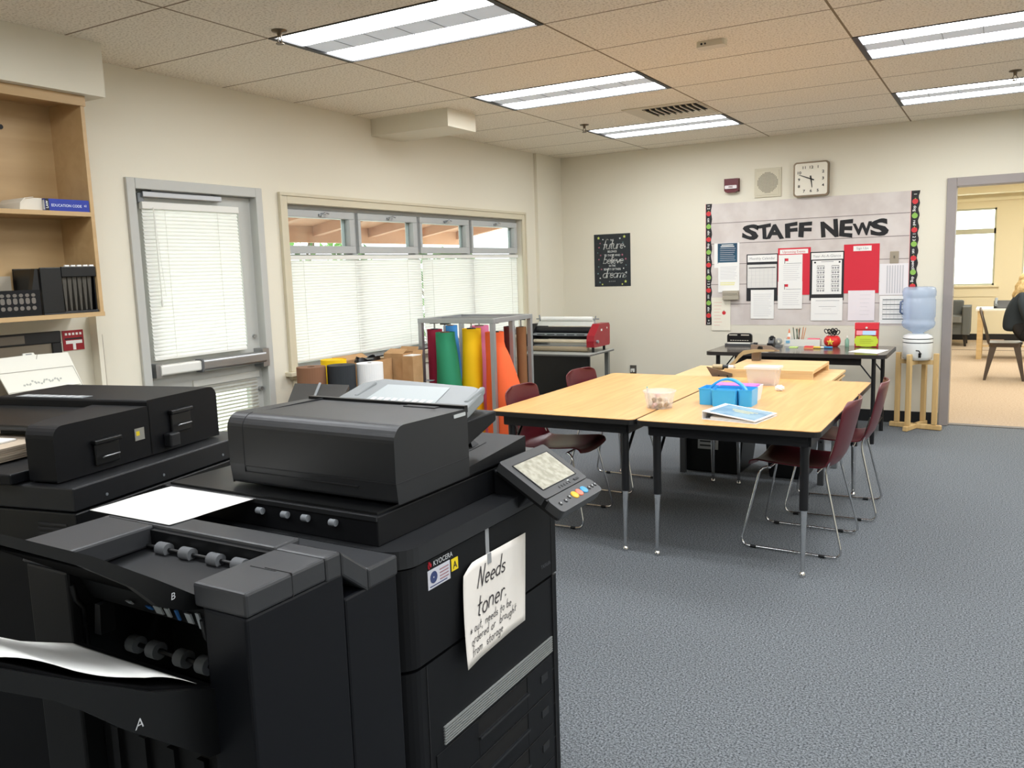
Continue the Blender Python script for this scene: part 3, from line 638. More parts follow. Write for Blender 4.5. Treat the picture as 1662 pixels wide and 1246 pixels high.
# badge and stickers on the front
fxp=lambda y0,z0,e=.0032:(lambda u,v,w:(FX+e+w,y0+u,z0+v))
g=G(); RED=M('logo_red',(176,30,44),.4)
g.text('KYOCERA',M('logo_silver',(190,192,194),.4),fxp(1.352,.9085),.0155,.012,'LEFT')
for k in range(3): g.box(FX+.0022,FX+.0032,1.334+.004*k,1.338+.004*k,.909+.004*(k%2),.916+.004*(k%2),RED)
g.box(FX+.0022,FX+.0032,1.336,1.339,.906,.922,RED)
g.build('maker_badge',cp)
g=G(); g.box(FX+.002,FX+.003,1.332,1.412,.862,.903,M('sticker_pale',(196,196,204),.5)); g.lathe([(.002,0),(.013,0)],(FX+.0034,1.352,.885),M('sticker_blue',(50,62,104),.5),14,'x',caps=False)
for k in range(4): g.box(FX+.003,FX+.0035,1.374,1.406,.893-.007*k,.8955-.007*k,M('sticker_text',(150,110,116),.5))
g.box(FX+.003,FX+.0035,1.338,1.40,.866,.868,_MC['sticker_blue'])
s_=g.build('service_sticker',cp)
g=G(); g.box(FX+.002,FX+.003,1.418,1.443,.874,.901,M('sticker_yellow',(228,200,30),.5)); g.text('A',INK,fxp(1.4305,.879,.0035),.023,.01); o=g.build('yellow_sticker',cp)
g=G(); g.box(FX+.001,FX+.003,1.735,1.737,.76,.77,DARK); g.text('TASKalfa',M('engraved_grey',(84,86,90),.4),fxp(1.842,.745),.014,0,'CENTER'); g.build('model_badge',cp)
# finisher standing against the copier: open bay with trays A and B
fn=thing('finisher','black sorting finisher on the near side of the copier, with trays A and B','copier',(-1.29,1.03,0))
FB=M('finisher_black',(19,20,22),.5,spec=.3,bump=(800,.1)); FT=M('finisher_top',(48,49,51),.42,bump=(800,.1)); NAVY=M('finisher_side',(10,12,17),.5,spec=.28)
g=G(); g.box(-1.60,-1.0,1.085,1.235,.03,.935,NAVY); g.box(-1.60,-1.47,.86,1.085,.03,.985,FB); g.box(-1.10,-1.0,.86,1.085,.03,.985,NAVY); g.box(-1.47,-1.10,.90,1.085,.03,.70,FB)
g.build('cabinet',fn,bevel=.005)
for k in range(4): g=G(); g.box(-1.43+.08*k,-1.41+.08*k,.89,.90,.05,.68,FB); g.build('rib',fn)
g=G(); # top cover: a frame round the open slot; the front edge dips to the copier
g.box(-1.61,-1.455,.86,1.04,.985,1.028,FT); g.hexa([(-1.62,.86,.985),(-1.60,.86,.985),(-1.60,1.24,.985),(-1.62,1.24,.985)],[(-1.61,.90,1.028),(-1.6,.90,1.028),(-1.6,1.24,1.028),(-1.61,1.24,1.028)],FT)
g.box(-1.61,-1.12,1.04,1.105,.985,1.028,FT); g.box(-1.12,-1.0,.86,1.04,.985,1.026,FT); g.box(-1.12,-1.0,1.04,1.08,.98,1.026,FT)
g.hexa([(-1.12,1.08,.98),(-1.0,1.08,.98),(-1.0,1.15,.925),(-1.12,1.15,.925)],[(-1.12,1.08,1.026),(-1.0,1.08,1.026),(-1.0,1.15,.972),(-1.12,1.15,.972)],FT)
g.box(-1.61,-1.0,1.15,1.238,.93,.97,FT); g.box(-1.61,-1.12,1.105,1.15,.955,.975,FT)
for p_ in g.v:
    if p_.x>-1.001: p_.x=-.998
g.build('top_cover',fn,bevel=.005)
g=G(); g.box(-1.09,-1.03,.955,.957,1.0263,1.0268,INK); g.box(-1.06,-.9975,.9595,.961,.985,1.027,INK); g.build('cover_seam',fn)
g=G(); g.box(-1.455,-1.12,1.03,1.04,.90,1.02,BLACK2); g.box(-1.46,-1.12,1.02,1.04,.93,.95,BLACK2); g.build('slot_back',fn)
for x in (-1.40,-1.331,-1.253,-1.187):
    g=G(); g.cyl((x-.014,1.018,.992),(x+.014,1.018,.992),.013,M('roller_dim',(96,98,100),.65),16); g.build('exit_roller',fn)
g=G(); g.cyl((-1.45,1.018,.992),(-1.125,1.018,.992),.004,BLACK2,8); g.build('roller_shaft',fn)
g=G(); # guide panel between the slot and the bay
g.hexa([(-1.47,.90,.925),(-1.10,.90,.925),(-1.10,1.03,.90),(-1.47,1.03,.90)],[(-1.47,.88,.978),(-1.10,.88,.978),(-1.10,1.03,.985),(-1.47,1.03,.985)],FB); gp=g.build('guide_panel',fn,bevel=.004)
ST=M('diagram_white',(170,178,184),.5); SB=M('diagram_blue',(50,110,180),.5)
for x,m_,w_,h_ in ((-1.33,ST,.012,.008),(-1.275,SB,.012,.009),(-1.25,ST,.018,.016),(-1.225,ST,.01,.018),(-1.2,SB,.006,.02),(-1.17,ST,.014,.02),(-1.145,ST,.008,.03)):
    g=G(); g.hexa([(x-w_/2,.889,.94-h_/2+.004),(x+w_/2,.889,.94-h_/2+.004),(x+w_/2,.892,.94-h_/2+.004),(x-w_/2,.892,.94-h_/2+.004)],[(x-w_/2,.882,.94+h_/2+.004),(x+w_/2,.882,.94+h_/2+.004),(x+w_/2,.886,.94+h_/2+.004),(x-w_/2,.886,.94+h_/2+.004)],m_); g.build('diagram_sticker',gp)
g=G(); g.box(-1.47,-1.10,1.07,1.085,.70,.90,BLACK2); g.build('bay_back',fn)
for x in (-1.44,-1.38,-1.30,-1.24):
    g=G(); g.cyl((x-.012,.965,.81),(x+.012,.965,.81),.017,M('roller_grey',(104,108,112),.6),16); g.build('delivery_roller',fn)
g=G(); g.cyl((-1.47,.965,.81),(-1.10,.965,.81),.005,BLACK2,8); g.build('delivery_shaft',fn)
for xx in (-1.468,-1.112):
    g=G(); g.tube([(xx,.868,.96),(xx,.872,.93),(xx,.885,.91),(xx,.885,.72)],.006,BLACK2,6); g.build('guide_rail',fn)
g=G(); g.hexa([(-1.145,.90,.87),(-1.12,.90,.87),(-1.12,.93,.87),(-1.145,.93,.87)],[(-1.14,.90,.93),(-1.125,.90,.93),(-1.125,.93,.93),(-1.14,.93,.93)],DARK); g.build('paper_paddle',fn); g=G(); g.hexa([(-1.45,.89,.86),(-1.43,.89,.86),(-1.43,.92,.86),(-1.45,.92,.86)],[(-1.44,.89,.92),(-1.425,.89,.92),(-1.425,.92,.92),(-1.44,.92,.92)],DARK); g.build('paper_paddle',fn)
# tray A and tray B: plates sloping up towards the camera, deep lip along the front edge
def tray(name,x0,x1,pts,lip,letter,lpos,lsz):
    g=G(); n=len(pts)
    vs=[(x,y,z) for x in (x0,x1) for (y,z) in pts]+[(x,y,z-.018) for x in (x0,x1) for (y,z) in pts]
    fs=[]
    for i in range(n-1): fs+= [(i,i+1,n+i+1,n+i),(2*n+i,3*n+i,3*n+i+1,2*n+i+1),(i,2*n+i,2*n+i+1,i+1),(n+i,n+i+1,3*n+i+1,3*n+i)]
    fs+=[(0,n,3*n,2*n),(n-1,3*n-1,4*n-1,2*n-1)]
    g.add(vs,fs,M('tray_black',(9,9,10),.85,spec=.06)); t=g.build(name,fn,bevel=.003)
    g=G(); g.prism(lip,x1-.004,x1+.014,BLACK2,'x'); o=g.build('tray_lip',t,bevel=.006,seg=3)
    g=G(); g.text(letter,M('letter_silver',(186,188,190),.4),lambda u,v,w:(x1+.0146+w,lpos[0]+u,lpos[1]+v+u*-.0),lsz,.0,'CENTER',shear=.15); g.build('tray_letter',t)
    return t
FBT=M('tray_black',(9,9,10),.85,spec=.06)
tray('tray',-1.47,-1.10,[(.875,.845),(.75,.90),(.64,.965),(.50,1.062)],[(.872,.735),(.872,.845),(.75,.895),(.64,.962),(.52,1.04),(.52,1.01),(.60,.955),(.645,.915),(.70,.86),(.80,.775),(.84,.74)],'A',(.72,.853),.022)
tray('tray',-1.46,-1.14,[(.885,.985),(.80,1.045),(.70,1.115),(.56,1.195)],[(.885,.97),(.885,.988),(.80,1.05),(.70,1.12),(.56,1.20),(.56,1.185),(.68,1.112),(.76,1.05),(.80,1.005),(.85,.98)],'B',(.826,1.008),.016)
# ---------------------------------------------------------------- second copier, back to back with the first, turned a little
c2=thing('copier','black copier standing behind the near one, turned back to back, seen from its rear','copier',(-1.891,1.144,0),rad(11.5))
def L(name,g,par,**k): return g.build(name,par,local=True,**k)
g=G(); g.box(-.72,-.03,.01,.66,.03,.97,BLACK); L('cabinet',g,c2,bevel=.005)
g=G(); g.box(-.74,0,0,.70,.972,1.03,DARK); g.box(-.74,-.0,0,.70,.86,.968,BLACK2); L('scanner',g,c2,bevel=.004)
g=G()
for k in range(6): g.box(-.12,-.03,-.0015,.0,.875+.012*k,.881+.012*k,INK); g.box(-.11+.02*k,-.06,-.0015,.0,.80,.802,INK) if k<1 else None
L('side_vent',g,c2)
for y in (.10,.30,.55): g=G(); g.cyl((.0,y,.99),(.0015,y,.99),.004,GREYP,8); L('screw',g,c2)
g=G(); g.prism(rrect(.02,.34,1.034,1.172,.03,5,(0,0,0,1)),-.27,-.067,BLACK,'x')
for p_ in g.v:
    if p_.x<-.2: p_.x=-.155-.105*(p_.y-.02)/.32
lo=L('eject_housing',g,c2,bevel=.006,angle=50)
g=G(); g.prism(rrect(.335,.625,1.034,1.188,.03,5,(0,0,1,0)),-.62,-.067,BLACK,'x'); hi=L('document_feeder',g,c2,bevel=.006,angle=50)
g=G(); g.box(-.55,-.30,.34,.38,1.1885,1.190,GREYP)
for k in range(7): g.box(-.54+.033*k,-.52+.033*k,.345,.375,1.190,1.1905,M('print_pale',(170,172,172),.5))
L('instruction_label',g,hi)
def latch(y,z,par):
    g=G(); g.box(-.067,-.050,y-.045,y+.045,z,z+.012,BLACK2); g.box(-.067,-.058,y-.04,y+.04,z-.055,z,BLACK2); o=L('hinge_cover',g,par,bevel=.003)
    g=G(); g.tube([(-.05,y-.025,z-.035),(-.044,y-.025,z-.032),(-.044,y+.025,z-.032),(-.05,y+.025,z-.035)],.0022,STEEL,6); L('hinge_spring',g,o)
latch(.175,1.105,lo); latch(.455,1.135,hi)
g=G(); g.box(-.067,-.040,.385,.425,1.045,1.085,DARK); L('hinge_block',g,hi,bevel=.005)
g=G(); g.box(-.0668,-.066,.28,.315,1.085,1.118,M('foil_sticker',(158,156,148),.3,.3)); g.box(-.066,-.0655,.285,.297,1.098,1.11,_MC['sticker_yellow']); L('warning_sticker',g,lo)
g=G()   # dark document trays on its far side
g.hexa([(-.62,.19,1.12),(-.27,.19,1.12),(-.27,.335,1.12),(-.62,.335,1.12)],[(-.62,.19,1.135),(-.27,.19,1.135),(-.27,.335,1.165),(-.62,.335,1.165)],BLACK2); g.box(-.62,-.17,-.02,.33,1.034,1.06,BLACK)
L('document_tray',g,c2,bevel=.004)
# finisher beyond it with a raised tray
g=G(); g.box(-.74,-.0,.705,1.15,.03,.93,BLACK); L('finisher_cabinet',g,c2,bevel=.005)
g=G(); V=lambda x,y,z: Matrix.Rotation(rad(-11.5),4,'Z')@(Vector((x,y,z))-Vector((-1.891,1.144,0)))
A=[V(-2.20,2.10,.985),V(-2.02,2.17,.985),V(-2.30,2.60,1.066),V(-2.57,2.565,1.066)]
g.hexa([p-Vector((0,0,.02)) for p in A],A,DARK)
mid=[A[0].lerp(A[1],.45),A[0].lerp(A[1],.5),A[3].lerp(A[2],.5),A[3].lerp(A[2],.45)]
g.hexa(mid,[p+Vector((0,0,.006)) for p in mid],GREYP)
A2=[V(-2.20,2.10,.91),V(-2.02,2.17,.91),V(-2.02,2.17,.985),V(-2.20,2.10,.985)]
L('output_tray',g,c2,bevel=.003)
# papers
g=G()
def pap(u,v):
    a=Vector((-1.674,1.045,0)).lerp(Vector((-1.416,1.046,0)),u); b=Vector((-1.680,1.259,0)).lerp(Vector((-1.406,1.262,0)),u); p=a.lerp(b,v)
    return (p.x,p.y,1.0305+.008*max(0,v-.25)*(1-v)+.004*math.sin(u*5)*v*(1-v))
g.grid(pap,10,8,WHITE); g.build('paper_sheet',label='blank white sheet of paper lying across the copier top',cat='paper',solid=.0006)
g=G()
def pap2(u,v):
    y=.84-.30*u; base=[(.875,.845),(.75,.90),(.64,.965),(.50,1.062)]
    for (ya,za),(yb,zb) in zip(base,base[1:]):
        if y<=ya and y>=yb: z=za+(zb-za)*(ya-y)/(ya-yb)
    return (-1.44+.335*v,y,z+.003+.012*math.sin(u*PI)*v+.02*u*u*(1-v)+.006*math.sin(u*9)*v)
g.grid(pap2,20,8,WHITE); g.build('paper_sheet',label='curled white printout lying in tray A at the bottom left',cat='paper',solid=.0008)
# handwritten note taped to the front
nt_=thing('paper_note','white handwritten note reading Needs toner taped to the copier front','note',(FX+.003,1.57,.65))
def NT(u,v,w=0):
    y=1.44+.285*u+.02*(.5-v)*-1; top=.872-.004*u; z=.650+(top-.650)*v-.0*u
    if v>.82 and u<.25: y+=.0
    x=FX+.006+.022*max(0,.22-u)**1.0*(1)+.02*(1-v)**2*(1-u)*.8+.012*max(0,u-.75)*(1-v)
    z-=.018*max(0,.12-u)/.12*max(0,v-.8)/.2
    return Vector((x+w+.0012,y,z))
g=G(); g.grid(lambda u,v:NT(u,v,-.0012),14,12,M('note_paper',(236,230,222),.7)); g.build('sheet',nt_,solid=.0006)
random.seed(3)
g=G(); PENC=M('marker_grey',(54,50,52),.6)
def NS(sx,sy): return lambda a,b_,w:NT(a/.285,b_/.222,.0006)
for txt,x,y,sz,w_,sl in (('Needs',.062,.158,.047,.075,.25),('toner.',.058,.096,.052,.07,.25)):
    g.strokes(txt,PENC,NS(0,0),sz,w_,sl,x,y,.13,.05)
for txt,x,y in (('* out, needs to be',.022,.066),('ordered or  brought',.026,.042),('from  storage',.026,.018)):
    g.strokes(txt,PENC,NS(0,0),.0215,.085,.2,x,y,.17,.08)
g.build('handwriting',nt_)
g=G(); g.box(FX+.0022,FX+.0032,1.556,1.571,.845,.938,M('clear_tape',(150,152,154),.35)); g.box(FX+.003,FX+.008,1.556,1.571,.846,.87,_MC['clear_tape']); g.build('tape_strip',nt_)
# stack of brown paper on the copier tray at the left edge
t=thing('paper_stack','stack of tan and white paper in the tray at the left edge','paper',(-2.33,1.195,1.062),rad(11.5))
g=G(); g.T=Matrix.Rotation(0,4,'Z')
for k in range(6): g.box(-.13+.003*(k%2),.12+.002*(k%3),-.1,.10+.004*(k%2),.002+.006*k,.0075+.006*k,M('kraft_stack',(176,160,140),.8))
L('brown_sheets',g,t)
g=G(); g.box(-.12,.06,-.09,.03,.0385,.043,WHITE); L('white_sheets',g,t)
# ================================================================ WORK TABLES, CHAIRS
OAK=wood('oak_laminate',(234,184,118),(218,162,98),1.0,.32,1)
EDGE=M('table_edge_black',(26,25,25),.45); LEGBLK=M('leg_black',(22,22,24),.35)
def work_table(x0,x1,y0,y1,label):
    t=thing('work_table',label,'table',((x0+x1)/2,(y0+y1)/2,0),0,'oak work tables pushed together')
    z=.73
    g=G(); g.prism(rrect(x0,x1,y0,y1,.035),z-.028,z-.003,EDGE); g.prism(rrect(x0+.003,x1-.003,y0+.003,y1-.003,.033),z-.003,z,OAK); g.build('tabletop',t)
    g=G()
    for q in ((x0+.06,x1-.06,y0+.05,y0+.07),(x0+.06,x1-.06,y1-.07,y1-.05),(x0+.05,x0+.07,y0+.06,y1-.06),(x1-.07,x1-.05,y0+.06,y1-.06)): g.box(q[0],q[1],q[2],q[3],z-.085,z-.028,LEGBLK)
    g.build('apron',t)
    for sx,x in ((-1,x0+.085),(1,x1-.085)):
        for sy,y in ((-1,y0+.09),(1,y1-.09)):
            g=G(); fx,fy=x+sx*.0,y+sy*.01
            g.cyl((x,y,z-.03),(x,y,.33),.021,LEGBLK,14); lg=g.build('leg',t)
            g=G(); g.tube([(x,y,.34),(fx,fy,.03)],[.0165,.010],CHROME,12); ins=g.build('chrome_insert',lg)
            g=G(); g.lathe([(.004,.03),(.012,.022),(.016,.008),(.014,0)],(fx,fy,0),CHROME,14); g.build('glide',lg)
            g=G(); g.tube([(x,y-sy*.02,.52),(x,y-sy*.16,.66)],.008,LEGBLK,8); g.build('brace',lg)
work_table(-2.462,-1.604,3.945,5.685,'left oak work table with black edge, its corner nearest the charcoal copier')
work_table(-1.596,-.692,3.945,5.685,'right oak work table carrying the blue caddy and the white binder')
g=G(); g.box(-1.50,-1.485,3.0,3.001,0,.001,EDGE) if False else None
MAROON=M('maroon_plastic',(92,28,36),.3,bump=(500,.1))
def make_chair(label):
    t=thing('stacking_chair',label,'chair',(0,0,0),0,'maroon chairs round the work tables')
    prof=[(.225,.425),(.215,.448),(.18,.458),(.08,.448),(-.05,.440),(-.14,.440),(-.195,.462),(-.225,.51),(-.245,.57),(-.262,.64),(-.277,.71),(-.290,.775),(-.295,.80)]
    wid=[.20,.21,.215,.215,.212,.208,.205,.205,.208,.214,.222,.222,.20]
    n=len(prof); N=36
    def fn(u,v):
        s=u*(n-1); i=min(int(s),n-2); f=s-i
        x=prof[i][0]*(1-f)+prof[i+1][0]*f; z=prof[i][1]*(1-f)+prof[i+1][1]*f; w=wid[i]*(1-f)+wid[i+1]*f
        if s>n-2.6:                     # rounded top corners
            w*=math.sqrt(max(.02,1-((s-(n-2.6))/1.62)**2*.55))
        y=(v*2-1); cur=.018*y*y
        if s<6: return (x,y*w,z+cur*1.2)
        return (x+cur*2.2,y*w,z)
    g=G(); g.grid(fn,N,12,MAROON); g.build('seat_shell',t,local=True,solid=.009,subsurf=1)
    for sy in (-1,1):
        g=G(); y0,y1=.185*sy,.235*sy
        def rc(a,b,c,r=.04,k=5):
            a,b,c=Vector(a),Vector(b),Vector(c); p=b+(a-b).normalized()*r; q=b+(c-b).normalized()*r
            return [p*(1-t)**2+b*2*t*(1-t)+q*t*t for t in [i/k for i in range(k+1)]]
        A=(.13,y0*.9,.435);B=(.165,y0,.425);C_=(.255,y1,.011);D=(-.265,y1,.011);E_=(-.165,y0,.43);F=(-.21,y0*.92,.60)
        pts=[Vector(A)]+rc(A,B,C_,.03)+rc(B,C_,D,.05)+rc(C_,D,E_,.05)+rc(D,E_,F,.04)+[Vector(F)]
        g.tube(pts,.0062,CHROME,9); lg=g.build('sled_leg',t,local=True)
        for xx in (.17,-.18):
            g=G(); g.tube([(xx,y1,.0095),(xx+.03,y1,.0095)],.0085,BLACK2,8); g.build('floor_glide',lg,local=True)
    g=G(); g.tube([(.12,-.17,.432),(.12,.17,.432)],.006,CHROME,8); g.build('crossbar',t,local=True)
    g=G(); g.tube([(-.12,-.17,.426),(-.12,.17,.426)],.006,CHROME,8); g.build('crossbar',t,local=True)
    return t
ch=make_chair('maroon stacking chair on the left of the tables, nearer the copier'); ch.location=(-2.30,4.47,0); ch.rotation_euler.z=rad(2)
bpy.context.view_layer.update()
dup(ch,(-2.30,5.30,0),rad(-3),'maroon stacking chair on the left of the tables, nearer the far wall')
dup(ch,(-.90,4.575,0),PI+rad(-2),'maroon stacking chair on the right of the tables, nearer the camera')
dup(ch,(-.845,5.29,0),PI+rad(3),'maroon stacking chair on the right of the tables, farther from the camera')
# ---- things on the tables
TZt=.7302
TUB=milky('clear_tub',(236,238,236),.30)
t=thing('plastic_tub','round clear plastic tub of small marker caps near the table seam','tub',(-1.61,4.345,TZt))
g=G(); g.lathe([(.0,.002),(.064,.002),(.068,.0),(.086,.088),(.092,.09),(.092,.096),(.086,.097),(.084,.09),(.066,.006),(.0,.006)],(-1.61,4.345,TZt),TUB,32,caps=False); g.build('tub_wall',t)
rr=random.Random(2); k=0
CAPW=M('cap_white',(226,224,218),.4); CAPD=M('cap_brown',(92,78,70),.5); CAPP=M('cap_pink',(224,186,190),.4)
for (dx,dy,dz) in [(-.04,-.03,0),(-.012,-.045,0),(.018,-.04,0),(.045,-.02,0),(.04,.02,0),(.0,-.008,0),(-.035,.008,0),(-.02,-.03,.026),(.012,-.022,.026),(.035,-.004,.026),(-.03,.0,.026),(-.006,-.015,.05)]:  # small marker caps heaped in the tub
    g=G(); c=Vector((-1.61+dx,4.345+dy,TZt+.02+dz)); a=Vector((rr.uniform(-.5,.5),-1,rr.uniform(-.3,.5))).normalized()*.012
    m_=(CAPW,CAPD,CAPP)[(k*7)%5%3]
    g.cyl(c-a,c+a,.0125,m_,14,.0115); g.build('bead',label='small plastic marker cap lying in the clear round tub',cat='bead',group='marker caps in the round tub'); k+=1
g=G(); g.tube([(-1.655,4.31,TZt+.008),(-1.664,4.30,TZt+.115)],.0055,CAPW,10); g.tube([(-1.664,4.30,TZt+.115),(-1.6645,4.2995,TZt+.121)],.004,M('pen_teal',(120,190,180),.4),8); g.build('pen',label='white pen standing upright in the clear round tub',cat='pen')
# blue caddy: three front pockets, arched handle
BLUE=M('caddy_blue',(66,176,236),.35)
t=thing('caddy','bright blue plastic caddy with an arched handle','caddy',(-1.295,4.57,TZt))
def pocket(g,pts,z0,z1,taper,mat,cx,cy,wall=.004):
    n=len(pts); T=lambda p,s,z:(cx+(p[0]-cx)*s,cy+(p[1]-cy)*s,z)
    o0=[T(p,taper,z0) for p in pts]; o1=[T(p,1,z1) for p in pts]; i1=[T(p,.965,z1) for p in pts]; i0=[T(p,taper*.96,z0+.004) for p in pts]
    vs=o0+o1+i1+i0
    fs=[(i,(i+1)%n,n+(i+1)%n,n+i) for i in range(n)]+[(n+i,n+(i+1)%n,2*n+(i+1)%n,2*n+i) for i in range(n)]+[(2*n+i,2*n+(i+1)%n,3*n+(i+1)%n,3*n+i) for i in range(n)]+[tuple(range(n))[::-1],tuple(range(3*n,4*n))]
    g.add(vs,fs,mat)
for a,b,c,d in ((-1.443,-1.365,4.51,4.66),(-1.362,-1.228,4.475,4.56),(-1.225,-1.148,4.51,4.66),(-1.362,-1.228,4.60,4.66)):
    g=G(); pocket(g,rrect(a,b,c,d,.012,4),TZt,TZt+.092,.93,BLUE,(a+b)/2,(c+d)/2); g.box(a-.001,b+.001,c-.001,c+.003,TZt+.086,TZt+.093,BLUE); g.build('pocket',t)
g=G(); n=16; pts=[(-1.40+.21*i/n,4.575,TZt+.085+.062*math.sin(PI*i/n)**.75) for i in range(n+1)]
vs=[];
for p in pts:
    x,y,z=p; c=Vector((-1.295,y,TZt+.06)); d=(Vector(p)-c).normalized()
    for q in ((-.018,0),(.018,0),(.018,.012),(-.018,.012)): vs.append(Vector(p)+Vector((0,q[0],0))-d*q[1])
g.add(vs,[(i*4+k,i*4+(k+1)%4,(i+1)*4+(k+1)%4,(i+1)*4+k) for i in range(n) for k in range(4)],BLUE,False)
g.box(-1.405,-1.19,4.555,4.595,TZt+.002,TZt+.086,BLUE); g.build('handle',t,bevel=.003)
# pink basket behind it
PINK=M('basket_pink',(240,170,210),.4); PINKW=M('basket_white',(240,226,232),.4)
t=thing('pencil_basket','pink and white plastic basket behind the blue caddy','basket',(-1.30,4.76,TZt))
g=G(); pocket(g,rrect(-1.43,-1.16,4.69,4.83,.015,4),TZt,TZt+.085,.9,PINKW,-1.295,4.76); g.build('basket_wall',t)
g=G()
for k in range(12):
    x=-1.405+.02*k; g.box(x,x+.008,4.694,4.702,TZt+.03,TZt+.066,PINK)
g.build('slot_pattern',t)
g=G(); g.rbox(-1.41,-1.18,4.71,4.815,TZt+.078,TZt+.088,.01,M('lid_magenta',(226,120,206),.4)); g.build('magenta_lid',t)
# binder
t=thing('binder','white ring binder with a blue cover sheet lying on the table','binder',(-1.12,4.19,TZt),rad(-9))
BINW=M('binder_white',(236,238,240),.3)
g=G(); g.box(-.145,.135,-.135,.135,0,.003,BINW); g.hexa([(-.145,-.135,.04),(.135,-.135,.011),(.135,.135,.011),(-.145,.135,.04)],[(-.145,-.135,.043),(.135,-.135,.014),(.135,.135,.014),(-.145,.135,.043)],BINW); g.box(-.148,-.145,-.135,.135,0,.043,BINW); g.build('cover',t,local=True)
g=G(); g.hexa([(-.12,-.115,.0409),(.122,-.12,.0158),(.122,.12,.0158),(-.12,.115,.0409)],[(-.12,-.115,.0414),(.122,-.12,.0163),(.122,.12,.0163),(-.12,.115,.0414)],M('cover_sheet_blue',(112,150,176),.25,var=(9,(150,180,196),2)))
g.text('Binder',M('sheet_gold',(206,202,160),.4),lambda u,v,w:(u+.0,v+.03,.0415-.1037*(u+.12)+.0006),.045,.01) if False else None
for k,(a,b) in enumerate(((-.06,.075),(-.05,.06),(-.03,.05))): g.hexa([(a,.03-.022*k,.0412-.1036*(a+.12)),(b,.03-.022*k,.0412-.1036*(b+.12)),(b,.04-.022*k,.0412-.1036*(b+.12)),(a,.04-.022*k,.0412-.1036*(a+.12))],[(a,.03-.022*k,.0420-.1036*(a+.12)),(b,.03-.022*k,.0420-.1036*(b+.12)),(b,.04-.022*k,.0420-.1036*(b+.12)),(a,.04-.022*k,.0420-.1036*(a+.12))],M('sheet_gold',(206,202,160),.4))
g.build('cover_sheet',t,local=True)
g=G(); g.hexa([(-.11,-.12,.0035),(.12,-.12,.0035),(.12,.12,.0035),(-.11,.12,.0035)],[(-.11,-.12,.014),(.12,-.12,.0095),(.12,.12,.0095),(-.11,.12,.014)],WHITE); g.build('pages',t,local=True)
g=G()
for y in (-.09,0,.09): g.tube([(-.128+.0+.016*math.cos(a),y,.02+.016*math.sin(a)) for a in [i*PI/6 for i in range(12)]],.0017,STEEL,6,closed=True)
g.box(-.14,-.118,-.11,.11,.003,.006,STEEL); g.build('ring',t,local=True)
# clear box with a lid
t=thing('storage_box','clear plastic box with a lid and pink scraps inside','box',(-1.30,5.40,TZt))
g=G(); pocket(g,rrect(-1.40,-1.20,5.33,5.47,.015,4),TZt,TZt+.105,.86,milky('clear_box',(238,236,232),.35),-1.30,5.40); g.build('box_wall',t)
g=G(); g.rbox(-1.41,-1.19,5.32,5.48,TZt+.105,TZt+.117,.018,milky('clear_lid',(240,240,238),.55)); g.build('lid',t,bevel=.002)
g=G(); g.ball((-1.30,5.40,TZt+.02),.07,M('pink_scraps',(226,170,150),.8),8,1,.7,.35); g.build('paper_scraps',label='heap of pink paper scraps inside the clear lidded box',cat='scraps',kind='stuff')
g=G(); 
def lump(u,v):
    th=2*PI*u; ph=PI*v; r=.024*(1+.25*math.sin(5*th+3*ph)*math.sin(4*ph)); return (-1.145+r*1.1*math.cos(th)*math.sin(ph),5.154+r*math.sin(th)*math.sin(ph),TZt+.016-r*.72*math.cos(ph))
g.grid(lump,22,14,WHITE,False); g.build('paper_ball',label='small crumpled white paper ball on the right work table',cat='paper')
# ================================================================ TRIMMER DESK BEHIND THE TABLES
BIRCH=wood('birch_board',(232,196,142),(218,176,120),.7,.45,0)
t=thing('trimmer_desk','pale birch desk behind the work tables under the guillotine cutter','desk',(-1.49,6.06,0))
g=G(); g.box(-2.03,-.955,5.73,6.40,.698,.716,BIRCH); g.build('desktop',t,bevel=.003)
g=G(); g.box(-2.0,-.975,5.76,5.78,.64,.698,BIRCH); g.build('apron',t); g=G(); g.box(-2.0,-.975,6.35,6.37,.64,.698,BIRCH); g.build('apron',t)
g=G(); g.box(-1.0,-.958,5.74,6.39,.672,.684,BIRCH); g.build('slide_rail',t)
for x in (-1.97,-1.01):
    for y in (5.80,6.33):
        g=G(); g.box(x-.02,x+.02,y-.02,y+.02,0,.698,STEEL if y>6 else M('leg_grey',(96,98,100),.4,.6))
        lg=g.build('leg',t,bevel=.003)
        g=G()
        for k in range(7): g.cyl((x-.0,y-.0215,.30+.05*k),(x,y-.0195,.30+.05*k),.008,INK,10)
        g.build('peg_hole',lg)
t=thing('paper_cutter','large wooden guillotine paper cutter with a raised blade arm','paper cutter',(-1.36,6.06,.716))
g=G(); z0,z1=.7165,.778
g.box(-1.66,-1.065,5.76,6.37,z1-.022,z1,BIRCH); g.box(-1.66,-1.065,5.76,5.785,z0,z1-.022,BIRCH); g.box(-1.66,-1.065,6.345,6.37,z0,z1-.022,BIRCH); g.box(-1.66,-1.64,5.785,6.345,z0,z1-.022,BIRCH); g.build('board',t,bevel=.002)
IRON=M('cutter_iron',(122,104,88),.45,.5); IRON2=M('cutter_beige',(168,150,116),.4,.3)
g=G(); g.hexa([(-1.735,5.742,.7165),(-1.60,5.742,.7165),(-1.60,5.757,.7165),(-1.735,5.757,.7165)],[(-1.78,5.742,.79),(-1.60,5.742,.745),(-1.60,5.757,.745),(-1.78,5.757,.79)],IRON)
for x in (-1.69,-1.63): g.cyl((x,5.740,.73),(x,5.743,.73),.005,CHROME,10)
g.build('mounting_bracket',t)
